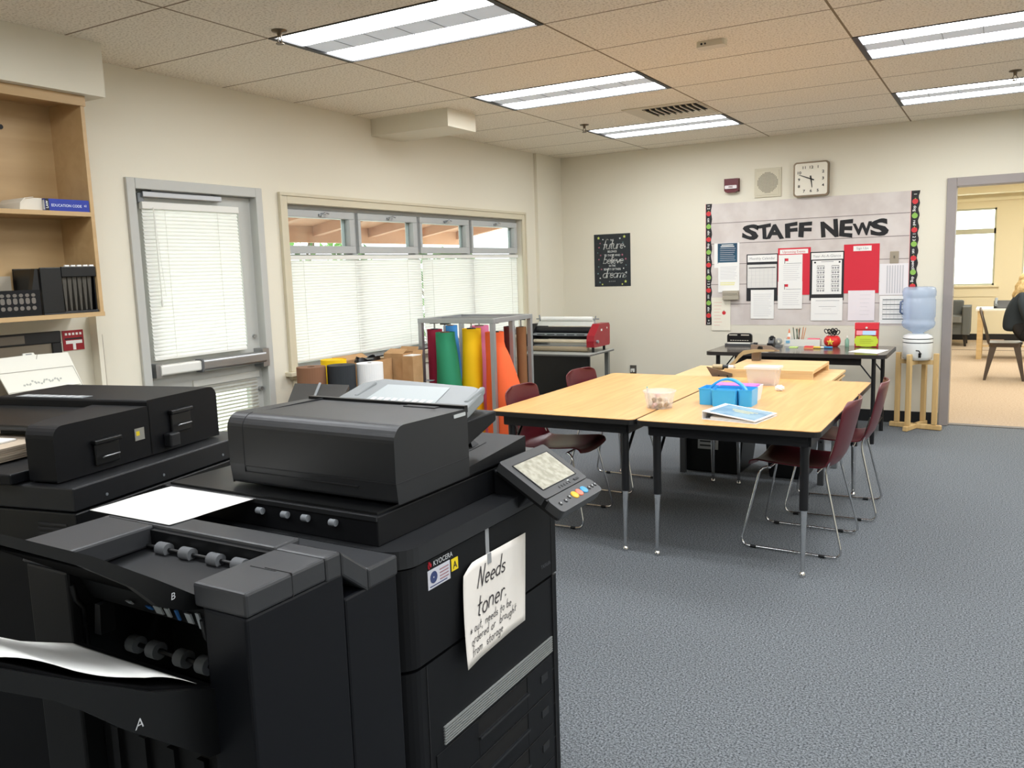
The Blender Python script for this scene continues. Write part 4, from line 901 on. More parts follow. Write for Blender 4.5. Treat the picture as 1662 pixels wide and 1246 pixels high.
g=G(); g.cyl((-1.745,5.79,.782),(-1.675,5.79,.784),.021,IRON2,16); g.cyl((-1.675,5.79,.784),(-1.635,5.79,.785),.017,BLACK2,16); g.cyl((-1.635,5.79,.785),(-1.60,5.79,.786),.015,WHITEP,16); g.cyl((-1.60,5.79,.786),(-1.585,5.79,.786),.004,STEEL,8); g.build('handle_grip',t)
g=G(); arm=[(-1.65,5.86,.785),(-1.63,5.94,.815),(-1.625,6.02,.842),(-1.615,6.10,.86),(-1.56,6.18,.866),(-1.48,6.24,.862),(-1.40,6.28,.858)]
vs=[]
for i,p in enumerate(arm):
    w=(.015,.02,.022,.022,.016,.010,.006)[i]
    for q in ((0,-.006,-w),(0,.006,-w),(0,.006,w*.5),(0,-.006,w*.5)): vs.append(Vector(p)+Vector(q))
g.add(vs,[(i*4+k,i*4+(k+1)%4,(i+1)*4+(k+1)%4,(i+1)*4+k) for i in range(len(arm)-1) for k in range(4)]+[(3,2,1,0),tuple(range(len(vs)-4,len(vs)))],IRON2); g.build('blade_arm',t)
g=G(); g.box(-1.60,-1.54,6.27,6.33,.778,.87,IRON); g.hexa([(-1.60,6.24,.855),(-1.40,6.26,.855),(-1.40,6.30,.855),(-1.60,6.31,.855)],[(-1.60,6.25,.90),(-1.46,6.27,.89),(-1.46,6.30,.89),(-1.60,6.30,.90)],IRON); g.cyl((-1.53,6.235,.875),(-1.53,6.262,.875),.017,BLACK2,14); g.build('hinge',t,bevel=.003)
# dark bins on the floor under the desk
def bin_(x0,x1,y0,y1,z,label,lip):
    t=thing('storage_bin',label,'bin',((x0+x1)/2,(y0+y1)/2,0),0,'black bins under the desk')
    g=G(); i=.05; g.hexa([(x0+i,y0+i*.4,0),(x1-i,y0+i*.4,0),(x1-i,y1-i,0),(x0+i,y1-i,0)],[(x0,y0,z),(x1,y0,z),(x1,y1,z),(x0,y1,z)],BLACK2); g.build('bin_body',t,bevel=.01)
    g=G()
    if lip: g.hexa([(x0-.03,y0-.03,z-.05),(x1+.01,y0-.02,z-.05),(x1+.01,y1,z-.05),(x0-.03,y1,z-.05)],[(x0-.03,y0-.03,z),(x1+.01,y0-.02,z),(x1+.01,y1,z+.001),(x0-.03,y1,z+.001)],BLACK2)
    else: g.box(x0-.01,x1+.01,y0-.01,y1+.01,z-.02,z+.002,BLACK2)
    g.build('rim',t,bevel=.004); return t
b=bin_(-2.02,-1.53,5.84,6.30,.44,'black bin under the desk with a printed paper label on its front',0)
g=G(); g.T=Matrix.Translation((-1.80,5.853,.245))@Matrix.Rotation(rad(-4),4,'X'); g.box(-.075,.075,-.006,-.004,-.07,.07,M('label_grey',(150,150,146),.7))
for k in range(4): g.box(-.06,.055-.01*(k%2),-.0065,-.006,.04-.03*k,.052-.03*k,INK)
g.build('paper_label',b)
bin_(-1.42,-1.08,5.86,6.24,.46,'black bin under the desk with a jutting rim, right of the labelled bin',1)
# ================================================================ BACK TABLE AND WATER DISPENSER
DESKTOP=wood('dark_walnut_laminate',(70,62,56),(86,76,68),.6,.16,0)
t=thing('folding_table','dark brown folding table against the far wall below the news board','table',(-1.51,7.6,0))
x0,x1,y0,y1,z=-2.245,-.775,7.20,7.965,.74
g=G(); g.prism(rrect(x0,x1,y0,y1,.06),z-.032,z-.002,M('table_rim_dark',(48,44,42),.4)); g.prism(rrect(x0+.006,x1-.006,y0+.006,y1-.006,.055),z-.002,z,DESKTOP); g.build('tabletop',t)
g=G(); g.box(-1.98,-.97,7.27,7.285,z-.095,z-.032,LEGBLK); g.build('apron',t); g=G(); g.box(-1.98,-.97,7.88,7.895,z-.095,z-.032,LEGBLK); g.build('apron',t)
for xx,s in ((-2.15,1),(-.875,-1)):
    for y in (7.28,7.88):
        g=G(); g.cyl((xx,y,0),(xx,y,z-.03),.017 if s<0 else .019,LEGBLK,12); lg=g.build('leg',t)
        g=G(); g.tube([(xx,y,.52),(xx+s*.14,y,z-.04)],.006,LEGBLK,8); g.build('brace',lg)
    g=G(); g.cyl((xx,7.28,.12),(xx,7.88,.12),.012,LEGBLK,10); g.build('leg_rail',t)
BT=.7402
t=thing('hole_punch','black heavy-duty three-hole punch at the left of the dark table','hole punch',(-2.09,7.80,BT))
g=G(); g.rbox(-2.225,-1.965,7.74,7.86,BT,BT+.02,.01,M('punch_base',(70,72,74),.4)); g.box(-2.2,-1.99,7.745,7.76,BT+.02,BT+.03,WHITEP); g.build('base',t)
g=G(); g.prism([(-2.215,BT+.03),(-1.985,BT+.03),(-1.985,BT+.085)]+arc(-2.02,BT+.085,.035,.028,0,90,5)+arc(-2.18,BT+.085,.035,.028,90,180,5)+[(-2.215,BT+.085)],7.79,7.82,BLACK2,'y')
for a,b_ in ((-2.195,-2.12),(-2.085,-2.01)): g.box(a,b_,7.786,7.79,BT+.093,BT+.103,M('slot_light',(196,190,176),.6))
for k in range(8): g.box(-2.185+.022*k,-2.17+.022*k,7.786,7.79,BT+.045,BT+.05,_MC['slot_light']); 
g.build('lever',t,bevel=.002)
g=G(); g.cyl((-1.965,7.78,BT+.02),(-1.93,7.78,BT+.02),.012,BLACK2,12); g.build('knob',t)
t=thing('tape_dispenser','black tape dispenser on the dark table, right of the hole punch','tape dispenser',(-1.79,7.77,BT))
g=G(); g.prism([(7.70,BT),(7.84,BT),(7.84,BT+.03),(7.80,BT+.05)]+arc(7.785,BT+.055,.03,.03,20,160,6)+[(7.73,BT+.03),(7.70,BT+.035)],-1.825,-1.775,BLACK2,'x'); g.build('body',t,bevel=.004)
g=G(); g.lathe([(.018,-.012),(.036,-.012),(.036,.012),(.018,.012),(.018,-.012)],(-1.80,7.785,BT+.058),BLACK,20,'x',caps=False); g.build('tape_roll',t)
t=thing('tape_dispenser','small grey tape dispenser with a clear roll beside the black one','tape dispenser',(-1.72,7.77,BT))
g=G(); g.rbox(-1.765,-1.705,7.73,7.80,BT,BT+.016,.01,M('smoke_plastic',(110,112,112),.25)); g.build('base',t)
g=G(); g.lathe([(.012,-.01),(.030,-.01),(.030,.01),(.012,.01),(.012,-.01)],(-1.737,7.765,BT+.046),M('tape_smoke',(150,150,144),.3),20,'y',caps=False); g.build('tape_roll',t)
t=thing('organizer_box','long white box holding pencils and glue on the dark table','box',(-1.545,7.87,BT))
g=G()
for q in ((-1.70,-1.39,7.82,7.824,0,.062),(-1.70,-1.39,7.90,7.904,0,.062),(-1.70,-1.696,7.824,7.90,0,.062),(-1.394,-1.39,7.824,7.90,0,.062),(-1.696,-1.394,7.824,7.90,0,.004),(-1.55,-1.546,7.824,7.90,.004,.055)): g.box(q[0],q[1],q[2],q[3],BT+q[4],BT+q[5],WHITEP)
g.build('box_wall',t)
g=G(); g.box(-1.685,-1.65,7.818,7.8195,BT+.025,BT+.05,M('sticker_lightblue',(120,176,206),.5)); g.build('blue_sticker',t)
g=G(); g.box(-1.50,-1.40,7.83,7.895,BT+.05,BT+.068,M('note_pink',(236,110,130),.6)); g.build('sticky_note_pad',label='pink note pad in the right end of the white box',cat='note pad')
for k,(dx,h,tl,m_) in enumerate(((0,.165,-.02,(44,72,56)),(.014,.155,.0,(50,84,60)),(.025,.16,.012,(66,70,66)),(.036,.15,-.01,(180,110,60)),(.046,.165,.02,(196,120,70)),(.055,.16,.03,(206,140,90)),(.03,.15,-.03,(130,120,104)))):
    g=G(); x=-1.61+dx; g.tube([(x,7.85+.006*k,BT+.006),(x+tl,7.86+.005*k,BT+h)],.0038,M('pencil_%d'%k,m_,.45),7); g.tube([(x+tl,7.86+.005*k,BT+h),(x+tl*1.06,7.86+.005*k,BT+h+.01)],[.0037,.001],M('pencil_wood',(206,176,140),.6),7)
    g.build('pencil',label='pencil standing in the bundle in the white box on the dark table',cat='pencil',group='pencils in the white box')
t=thing('glue_bottle','white glue bottle with an orange cap in the left end of the white box','bottle',(-1.665,7.86,BT+.004))
g=G(); g.lathe([(.018,0),(.02,.005),(.02,.085),(.008,.105),(.008,.112)],(-1.665,7.86,BT+.005),WHITEP,18); g.box(-1.678,-1.652,7.838,7.8405,BT+.062,BT+.082,M('glue_label',(226,140,110),.5)); g.build('bottle_body',t)
g=G(); g.lathe([(.009,.112),(.007,.125),(.002,.15)],(-1.665,7.86,BT+.005),M('glue_cap',(226,120,76),.4),14); g.build('cap',t)
t=thing('scissor_pot','round red pot with a yellow star full of black-handled scissors','pot',(-1.29,7.85,BT))
APR=M('pot_red',(206,44,40),.3)
g=G(); g.lathe([(.045,0),(.066,.02),(.072,.045),(.066,.075),(.05,.094),(.046,.088),(.06,.07),(.064,.045),(.055,.02),(.0,.012)],(-1.29,7.85,BT),APR,28,caps=False); g.lathe([(.0,.001),(.045,0)],(-1.29,7.85,BT),APR,28,caps=False); g.build('pot_wall',t)
g=G(); st=[(( .034 if k%2==0 else .016)*math.sin(k*PI/5),(.034 if k%2==0 else .016)*math.cos(k*PI/5)) for k in range(10)]
SY=M('star_yellow',(240,206,80),.4)
def onpot(u,v,w): return (-1.295+u,7.85-math.sqrt(max(0,.074**2-u*u-(v*.9)**2))-w,BT+.045+v)
g.add([onpot(a,b_,.002) for a,b_ in st]+[onpot(0,0,.004)],[(i,(i+1)%10,10) for i in range(10)],SY)
g.box(-1.307,-1.303,7.7705,7.773,BT+.046,BT+.052,INK); g.box(-1.287,-1.283,7.7705,7.773,BT+.046,BT+.052,INK); g.box(-1.304,-1.286,7.7705,7.773,BT+.034,BT+.037,INK); g.build('yellow_star',t)
for k,(dx,dy,hh,an) in enumerate(((-.035,0,.135,.5),(-.008,-.01,.13,.1),(.012,.01,.14,-.1),(.03,.0,.125,-.45),(.0,.02,.12,.25))):
    t=thing('scissors','black-handled scissors standing handles up in the red pot','scissors',(-1.29+dx,7.85+dy,BT+.03),0,'scissors in the red pot')
    g=G(); g.tube([(-1.29+dx*.5,7.85+dy,BT+.02),(-1.29+dx*.9,7.85+dy,BT+hh-.03)],.004,STEEL,6); g.build('blade',t)
    for s in (-1,1):
        g=G(); c=Vector((-1.29+dx*1.1+s*.014,7.85+dy,BT+hh)); g.tube([c+Vector((.013*math.cos(a)*math.cos(an)-.02*math.sin(a)*math.sin(an),0,.013*math.cos(a)*math.sin(an)+.02*math.sin(a)*math.cos(an))) for a in [i*PI/7 for i in range(14)]],.0042,BLACK2,7,closed=True); g.build('handle_loop',t)
t=thing('sanitizer_bottle','slim clear bottle with green liquid right of the red pot','bottle',(-1.165,7.84,BT))
g=G(); g.lathe([(.016,0),(.018,.004),(.018,.06),(.008,.075),(.008,.08)],(-1.165,7.84,BT),milky('green_gel',(120,176,150),.6),16); g.build('bottle_body',t)
g=G(); g.cyl((-1.165,7.84,BT+.08),(-1.165,7.84,BT+.10),.009,WHITEP,12); g.build('cap',t)
t=thing('file_box','red card file box with a white button leaning on the wall','file box',(-1.01,7.87,BT))
g=G(); FRED=M('file_red',(204,38,50),.45); g.hexa([(-1.105,7.845,BT),(-.915,7.845,BT),(-.915,7.90,BT),(-1.105,7.90,BT)],[(-1.105,7.87,BT+.205),(-.915,7.87,BT+.205),(-.915,7.93,BT+.205),(-1.105,7.93,BT+.205)],FRED); g.build('box_body',t,bevel=.003)
g=G(); g.hexa([(-1.107,7.858,BT+.155),(-.913,7.858,BT+.155),(-.913,7.864,BT+.155),(-1.107,7.864,BT+.155)],[(-1.107,7.864,BT+.208),(-.913,7.864,BT+.208),(-.913,7.93,BT+.209),(-1.107,7.93,BT+.209)],FRED); fl=g.build('flap',t)
g=G(); g.cyl((-1.01,7.852,BT+.168),(-1.01,7.858,BT+.168),.009,WHITEP,12); g.build('button',fl)
g=G(); g.hexa([(-1.09,7.846,BT+.105),(-.93,7.846,BT+.105),(-.93,7.848,BT+.105),(-1.09,7.848,BT+.105)],[(-1.09,7.851,BT+.142),(-.93,7.851,BT+.142),(-.93,7.853,BT+.142),(-1.09,7.853,BT+.142)],M('slip_pink',(238,150,160),.6)); g.hexa([(-1.04,7.844,BT+.106),(-.935,7.844,BT+.106),(-.935,7.8455,BT+.106),(-1.04,7.8455,BT+.106)],[(-1.04,7.849,BT+.142),(-.935,7.849,BT+.142),(-.935,7.8505,BT+.142),(-1.04,7.8505,BT+.142)],M('slip_blue',(176,206,236),.6)); g.build('index_slip',t)
g=G(); LIME=M('lime_card',(196,214,62),.6); pts=[]
for k in range(48):
    a=2*PI*k/48; c_,s_=math.cos(a),math.sin(a); rx=.092*(abs(c_)**.45)*(1 if c_>=0 else -1); rz=.047*(abs(s_)**.45)*(1 if s_>=0 else -1); wv=1+.05*math.cos(a*8); pts.append((-1.008+rx*wv,BT+.053+rz*wv))
g.prism(pts,7.832,7.834,LIME,'y')
for k in range(3): g.box(-1.06,-.97+.02*(k%2),7.8312,7.8318,BT+.068-.016*k,BT+.071-.016*k,M('lime_ink',(150,160,60),.6))
g.build('note_card',label='lime green cloud-shaped card propped against the red file box',cat='card')
g=G(); g.add([(-1.09,7.40,BT+.001),(-.855,7.30,BT+.001),(-.80,7.62,BT+.001),(-1.03,7.66,BT+.001)],[(0,1,2,3)],WHITE); g.build('paper_sheet',label='white paper sheet at the right front corner of the dark table',cat='paper',solid=.001)
g=G(); g.rbox(-1.625,-1.555,7.66,7.73,BT,BT+.006,.008,M('note_green',(206,236,140),.6)); g.build('sticky_note_pad',label='pale green note pad in front of the white box',cat='note pad')
g=G(); g.box(-1.49,-1.41,7.62,7.68,BT,BT+.008,M('note_orange',(240,160,110),.6)); g.box(-1.485,-1.412,7.622,7.678,BT+.008,BT+.02,M('note_red',(226,84,84),.6)); g.build('sticky_note_pad',label='red and orange note pads stacked in front of the white box',cat='note pad')
for k,(c_,lb) in enumerate((((60,130,180),'blue marker lying in front of the red pot'),((240,200,80),'yellow marker lying in front of the white box end'))):
    t=thing('marker',lb,'marker',(-1.33+.0*k,7.67,BT)); xa=-1.31 if k==0 else -1.38
    g=G(); g.cyl((xa-.045,7.655-.01*k,BT+.0095),(xa+.03,7.655-.01*k,BT+.0095),.009,M('marker_%d'%k,c_,.4),12); g.build('barrel',t)
    g=G(); g.cyl((xa+.03,7.655-.01*k,BT+.0095),(xa+.055,7.655-.01*k,BT+.0095),.0095,WHITEP if k else _MC['marker_0'],12); g.build('cap',t)
# water dispenser
PINE=wood('pine_stand',(222,190,134),(206,170,112),.8,.5,2)
DXc,DYc=-.622,8.10
t=thing('dispenser_stand','pine four-post stand under the water crock beside the doorway','stand',(DXc,DYc,0))
d1=Vector((.434,-.089,0)).normalized(); d2=Vector((.15,.45,0)).normalized(); cc=Vector((DXc,DYc,0))
def bar(d,z0,z1,L,w):
    n=Vector((-d.y,d.x,0))*w/2; pts=[cc-d*L-n,cc+d*L-n,cc+d*L+n,cc-d*L+n]; return [p+Vector((0,0,z0)) for p in pts],[p+Vector((0,0,z1)) for p in pts]
for d,z in ((d1,0),(d2,0)):
    g=G(); b_,t_=bar(d,.002,.045,.215 if d is d1 else .21,.042); g.hexa(b_,t_,PINE); g.build('foot_bar',t,bevel=.006)
for k,d in enumerate((d1,-d1,d2,-d2)):
    g=G(); p=cc+d*.155; e=d*.02; n=Vector((-d.y,d.x,0))*.02
    q=[p-e-n,p+e-n,p+e+n,p-e+n]; q=q if (q[1]-q[0]).cross(q[2]-q[1]).z>0 else q[::-1]
    g.hexa([v+Vector((0,0,.046)) for v in q],[v+Vector((0,0,.672)) for v in q],PINE); g.build('post',t,bevel=.005)
for d in (d1,d2):
    g=G(); b_,t_=bar(d,.575,.612,.135,.03); g.hexa(b_,t_,PINE); g.build('cross_bar',t)
CER=M('white_ceramic',(226,228,224),.2); BAND=M('ceramic_band',(52,56,56),.3)
t=thing('water_crock','white ceramic water crock with two dark bands and a black tap','water crock',(DXc,DYc,.613))
g=G(); g.lathe([(.10,0),(.115,.01),(.120,.03),(.122,.19),(.118,.20),(.11,.215),(.085,.225),(.085,.228),(.06,.228)],(DXc,DYc,.6135),CER,40); g.build('crock_body',t)
for z in (.150,.183):
    g=G(); g.lathe([(.1218,z),(.1228,z+.002),(.1228,z+.006),(.1218,z+.008)],(DXc,DYc,.6135),BAND,40,caps=False); g.build('band',t)
g=G(); tx,ty=DXc+.03,DYc-.118; g.cyl((tx,ty+.01,.675),(tx,ty-.035,.675),.012,BLACK2,12); g.cyl((tx,ty-.035,.685),(tx,ty-.035,.645),.011,BLACK2,12); g.tube([(tx,ty-.03,.69),(tx-.008,ty-.04,.705),(tx-.03,ty-.05,.708)],.005,BLACK2,8); g.build('tap',t)
BOT=M('bottle_plastic',(186,206,228),.06,trans=.0)
def bottlemat():
    m=bpy.data.materials.new('blue_bottle'); m.use_nodes=True; nt=m.node_tree; b=nt.nodes['Principled BSDF']; b.inputs['Base Color'].default_value=lin((214,224,238)); b.inputs['Roughness'].default_value=.08
    tr=nt.nodes.new('ShaderNodeBsdfTransparent'); tr.inputs[0].default_value=lin((226,236,250)); mx=nt.nodes.new('ShaderNodeMixShader'); mx.inputs[0].default_value=.34
    nt.links.new(tr.outputs[0],mx.inputs[1]); nt.links.new(b.outputs[0],mx.inputs[2]); nt.links.new(mx.outputs[0],nt.nodes['Material Output'].inputs['Surface']); return m
BOT=bottlemat()
t=thing('water_bottle','upturned clear blue water bottle on the white crock','water bottle',(DXc,DYc,.842))
g=G(); g.lathe([(.045,.0),(.05,.012),(.085,.03),(.118,.052),(.132,.075),(.133,.10),(.126,.112),(.126,.135),(.132,.148),(.133,.22),(.133,.29),(.127,.305),(.127,.318),(.133,.33),(.134,.365),(.126,.395),(.105,.405),(.0,.403)],(DXc,DYc,.843),BOT,44,caps=False); g.build('bottle_wall',t)
g=G(); hx,hy=DXc-.128,DYc-.045; g.tube([(hx+.01,hy,1.13),(hx-.012,hy-.01,1.12),(hx-.014,hy-.01,1.03),(hx+.008,hy,1.015)],.009,M('bottle_handle',(84,100,130),.3),8); g.build('bottle_handle',t)
# ================================================================ LAMINATOR CART
t=thing('laminator_cart','black-fronted cart standing under the red laminator','cart',(-3.745,7.5,0))
CTOP=M('cart_top',(170,172,166),.4)
g=G(); g.box(-4.13,-3.37,7.2,7.8,.665,.685,CTOP); g.box(-4.131,-3.369,7.199,7.801,.666,.678,M('cart_edge',(92,90,86),.5)); g.build('cart_top',t)
g=G(); g.box(-4.10,-3.385,7.245,7.262,.27,.665,BLACK2); g.build('front_panel',t)
for x in (-4.10,-3.42):
    for y in (7.28,7.74):
        g=G(); g.box(x-.02,x+.02,y-.02,y+.02,.06,.665,M('cart_leg_grey',(130,132,128),.4,.4)); lg=g.build('leg',t)
        g=G(); g.cyl((x-.012,y,.03),(x+.012,y,.03),.03,BLACK2,14); g.build('caster',lg)
g=G(); g.box(-4.08,-3.44,7.29,7.73,.14,.155,CTOP); g.build('shelf',t)
t=thing('laminator','red roll laminator with white and cream rollers on the cart','laminator',(-3.76,7.5,.685))
LRED=M('laminator_red',(150,28,40),.35); LBLK=M('laminator_black',(26,26,28),.35); CREAM=M('film_cream',(214,202,176),.4); SILV=M('laminator_silver',(150,156,160),.35,.4)
for xa,xb in ((-3.465,-3.385),(-4.14,-4.08)):
    g=G(); g.prism([(7.36,.735),(7.72,.735),(7.735,.75),(7.74,.93),(7.72,.955),(7.50,.955),(7.37,.85),(7.355,.80)],xa,xb,LRED if xa>-4 else LBLK,'x'); o=g.build('end_cover',t,bevel=.012,seg=3)
    if xa>-4:
        g=G(); g.cyl((xb,7.42,.79),(xb+.02,7.42,.79),.016,SILV,14); g.build('pressure_knob',o)
        g=G(); g.box(xb,xb+.002,7.52,7.55,.885,.905,WHITEP); g.box(xb,xb+.002,7.66,7.675,.90,.915,WHITEP); g.build('rating_sticker',o)
    g=G(); 
    for y in (7.42,7.68): g.cyl(((xa+xb)/2,y,.685),((xa+xb)/2,y,.736),.013,BLACK2,10)
    g.build('foot',t)
g=G(); g.box(-4.08,-3.465,7.42,7.72,.735,.75,SILV); g.build('chassis',t)
def roller(nm,y,z,r,m_,ext=.0): 
    g=G(); g.cyl((-4.078-ext,y,z),(-3.467+ext,y,z),r,m_,18); return g.build(nm,t)
roller('film_roll',7.56,1.0,.024,M('film_white',(232,232,226),.3),-.02)
g=G(); g.cyl((-4.12,7.56,1.0),(-3.42,7.56,1.0),.006,SILV,10); g.tube([(-3.46,7.56,1.0),(-3.455,7.56,1.03)],.006,SILV,8); g.tube([(-4.08,7.56,1.0),(-4.085,7.56,1.04)],.008,SILV,8); g.tube([(-3.47,7.56,.955),(-3.47,7.56,1.0)],.008,SILV,8); g.tube([(-4.08,7.56,.95),(-4.08,7.56,1.0)],.008,SILV,8); g.build('roll_axle',t)
g=G(); g.hexa([(-4.08,7.50,.935),(-3.466,7.50,.935),(-3.466,7.62,.94),(-4.08,7.62,.94)],[(-4.08,7.53,.975),(-3.466,7.53,.975),(-3.466,7.60,.98),(-4.08,7.60,.98)],M('film_panel',(196,198,190),.4)); g.build('film_cover',t)
roller('heat_roller',7.50,.895,.032,LBLK)
g=G(); g.box(-4.08,-3.466,7.40,7.47,.845,.866,SILV)
for k in range(5): g.box(-4.03+.11*k,-3.945+.11*k,7.3985,7.40,.851,.859,INK)
g.build('feed_table',t)
roller('pull_roller',7.50,.825,.022,LBLK)
roller('idler_roller',7.42,.79,.017,CREAM)
roller('lower_film_roll',7.46,.728,.0,LBLK) if False else None
g=G(); g.cyl((-4.078,7.40,.715),(-3.467,7.40,.715),.026,M('film_brown',(150,136,112),.4),18); g.build('lower_film_roll',t)
# cable from the cart to the floor
g=G(); g.tube([(-4.02,7.30,.27),(-4.0,7.24,.15),(-3.97,7.2,.02),(-3.9,7.15,.006)],.005,BLACK2,7); g.build('power_cable',label='black cable hanging below the laminator cart',cat='cable')
# ================================================================ PAPER ROLL RACK
ALU=M('rack_aluminium',(168,172,174),.35,.6)
RX0,RX1,RY0,RY1,RZ=-3.872,-3.19,5.195,5.79,1.16
t=thing('paper_roll_rack','grey metal rack on casters holding coloured paper rolls','rack',((RX0+RX1)/2,(RY0+RY1)/2,0))
for x in (RX0+.018,RX1-.018):
    for y in (RY0+.018,(RY0+RY1)/2 if x>-3.5 else None,RY1-.018):
        if y is None: continue
        g=G(); g.box(x-.016,x+.016,y-.016,y+.016,.07,RZ-.035,ALU); p=g.build('post',t)
        if y!=(RY0+RY1)/2:
            g=G(); g.cyl((x-.012,y,.034),(x+.012,y,.034),.033,BLACK2,14); g.box(x-.016,x+.016,y-.012,y+.012,.045,.07,STEEL); g.build('caster',p)
for q in ((RX0,RX1,RY0,RY0+.036),(RX0,RX1,RY1-.036,RY1),(RX0,RX0+.036,RY0+.036,RY1-.036),(RX1-.036,RX1,RY0+.036,RY1-.036)):
    g=G(); g.box(q[0],q[1],q[2],q[3],RZ-.035,RZ,ALU); g.build('top_rail',t,bevel=.003)
g=G(); g.box(RX0+.036,RX1-.036,5.475,5.505,RZ-.03,RZ-.005,ALU); g.build('centre_rail',t)
g=G(); g.box(RX0,RX1,RY0,RY1,.105,.13,BIRCH); g.build('base_board',t,bevel=.003)
def paper_roll(label,x,y,r,top,rgb,amp,th0,zs,core):
    """loose outer sheet flares outwards towards the foot of the roll"""
    m_=M('paper_%d_%d_%d'%rgb,rgb,.75,thin=.12)
    t=thing('paper_roll',label,'paper roll',(x,y,.13),0,'coloured paper rolls in the rack')
    g=G(); N=40
    def fn(u,v):
        th=2*PI*u*1.0+th0+PI; z=.132+(top-.132)*v
        f=max(0,min(1,(zs-z)/.38))**.8; lobe=(.5+.5*math.cos(th-th0))**3
        rr_=r*(1+.05*u)+amp*f*lobe+.006*math.sin(3*th+7*v)*f
        return (x+rr_*math.cos(th),y+rr_*math.sin(th),z)
    g.grid(fn,N,24,m_); g.build('paper_sheet',t)
    g=G(); g.lathe([(r*.55,top-.006),(r*.98,top-.006)],(x,y,0),m_,24,caps=False); g.lathe([(r*.5,top-.004),(r*.5,top+.004),(r*.32,top+.004),(r*.32,top-.03)],(x,y,0),core,20,caps=False); g.build('core',t)
    return t
CK=M('core_black',(26,26,28),.5); CB=M('core_brown',(96,72,54),.7)
rolls=[('dark red paper roll at the left end of the rack',-3.79,5.30,.058,1.072,(152,26,56),.0,0,.5,CK),
 ('green paper roll flaring out at the front of the rack',-3.63,5.21,.072,1.058,(40,138,98),.10,rad(-35),1.0,CB),
 ('light blue paper roll behind the green one',-3.82,5.56,.055,1.082,(70,150,216),.05,rad(-20),1.0,CB),
 ('yellow paper roll at the front of the rack beside the post',-3.47,5.33,.07,1.078,(244,196,0),.05,rad(-75),.98,CK),
 ('pink paper roll behind the yellow one',-3.545,5.56,.072,1.082,(236,134,172),.05,rad(-40),.95,CB),
 ('orange paper roll flaring wide on the right side of the rack',-3.285,5.36,.07,1.052,(246,104,52),.16,rad(-2),.95,CK),
 ('dark maroon paper roll at the back right of the rack',-3.33,5.66,.045,1.07,(90,34,30),.0,0,.5,CK),
 ('brown paper roll in the back right corner of the rack',-3.27,5.74,.04,1.06,(150,104,66),.0,0,.5,CB)]
for q in rolls: paper_roll(*q)
for q in rolls:
    g=G(); g.cyl((q[1],q[2],q[4]-.02),(q[1],q[2],RZ-.02),.006,STEEL,8); g.build('hanger_rod',t)
    g=G(); g.box(q[1]-.035,q[1]+.035,q[2]-.012,q[2]+.012,RZ-.045,RZ-.034,BLACK2); g.build('rod_clip',t)
# rolls and boxes standing below the window
def floor_roll(label,x,y,r,z,rgb,hole=.02):
    m_=M('floor_paper_%d_%d_%d'%rgb,rgb,.7)
    t=thing('paper_roll',label,'paper roll',(x,y,0),0,'wide paper rolls standing below the window')
    g=G(); g.lathe([(r,.001),(r,z),(hole,z)],(x,y,0),m_,36,caps=False,smooth=False); g.lathe([(.0,.001),(r,.001)],(x,y,0),m_,36,caps=False); g.build('paper_sheet',t)
    g=G(); g.lathe([(hole,z+.001),(hole*.85,z+.001),(hole*.85,z-.2)],(x,y,0),CB,18,caps=False); g.build('core',t)
floor_roll('brown kraft paper roll standing at the left below the window',-3.955,4.105,.096,.914,(132,92,66),.026)
floor_roll('black paper roll standing between the brown and the white rolls',-3.82,4.25,.095,.914,(42,46,50),.02)
floor_roll('white paper roll standing against the cardboard boxes',-3.70,4.40,.09,.914,(240,240,238),.016)
t=thing('paper_roll','yellow paper roll standing behind the black one','paper roll',(-4.05,4.43,0),0,'wide paper rolls standing below the window')
g=G(); ym=M('paper_yellow',(248,204,0),.7); g.lathe([(.09,.001),(.09,.925)],(-4.05,4.43,0),ym,30,caps=False); g.prism([(-4.05+.088*math.cos(a),4.43+.088*math.sin(a)) for a in [i*PI/12 for i in range(24)]],.90,.92,ym); g.build('paper_sheet',t)
CARD=M('cardboard',(190,150,106),.8,var=(14,(182,142,98),3)); CARDD=M('cardboard_inside',(150,114,78),.85)
def carton(label,x0,x1,y0,y1,z,flap,group='cardboard boxes below the window'):
    t=thing('cardboard_box',label,'box',((x0+x1)/2,(y0+y1)/2,0),0,group)
    g=G(); w=.005
    for q in ((x0,x1,y0,y0+w),(x0,x1,y1-w,y1),(x0,x0+w,y0+w,y1-w),(x1-w,x1,y0+w,y1-w)): g.box(q[0],q[1],q[2],q[3],.001,z,CARD)
    g.box(x0+w,x1-w,y0+w,y1-w,.001,.006,CARDD)
    if flap=='closed': g.box(x0+w,x1-w,y0+w,y1-w,z-.006,z-.001,CARD)
    g.build('box_wall',t)
    if flap!='closed':
        for side in flap:
            g=G()
            if side=='n': g.hexa([(x0,y0,z),(x1,y0,z),(x1,y0+.004,z),(x0,y0+.004,z)],[(x0+.01,y0+.07,z+.028),(x1-.01,y0+.07,z+.028),(x1-.01,y0+.074,z+.03),(x0+.01,y0+.074,z+.03)],CARD)
            if side=='f': g.hexa([(x0,y1-.004,z),(x1,y1-.004,z),(x1,y1,z),(x0,y1,z)],[(x0+.01,y1+.02,z+.035),(x1-.01,y1+.02,z+.035),(x1-.01,y1+.024,z+.035),(x0+.01,y1+.024,z+.035)],CARD)
            if side=='l': g.hexa([(x0,y0,z),(x0+.004,y0,z),(x0+.004,y1,z),(x0,y1,z)],[(x0-.05,y0+.01,z+.03),(x0-.046,y0+.01,z+.032),(x0-.046,y1-.01,z+.032),(x0-.05,y1-.01,z+.03)],CARD)
            g.build('flap',t)
    return t
carton('tall open cardboard box in the middle below the window',-4.02,-3.84,4.95,5.14,.915,'nf')
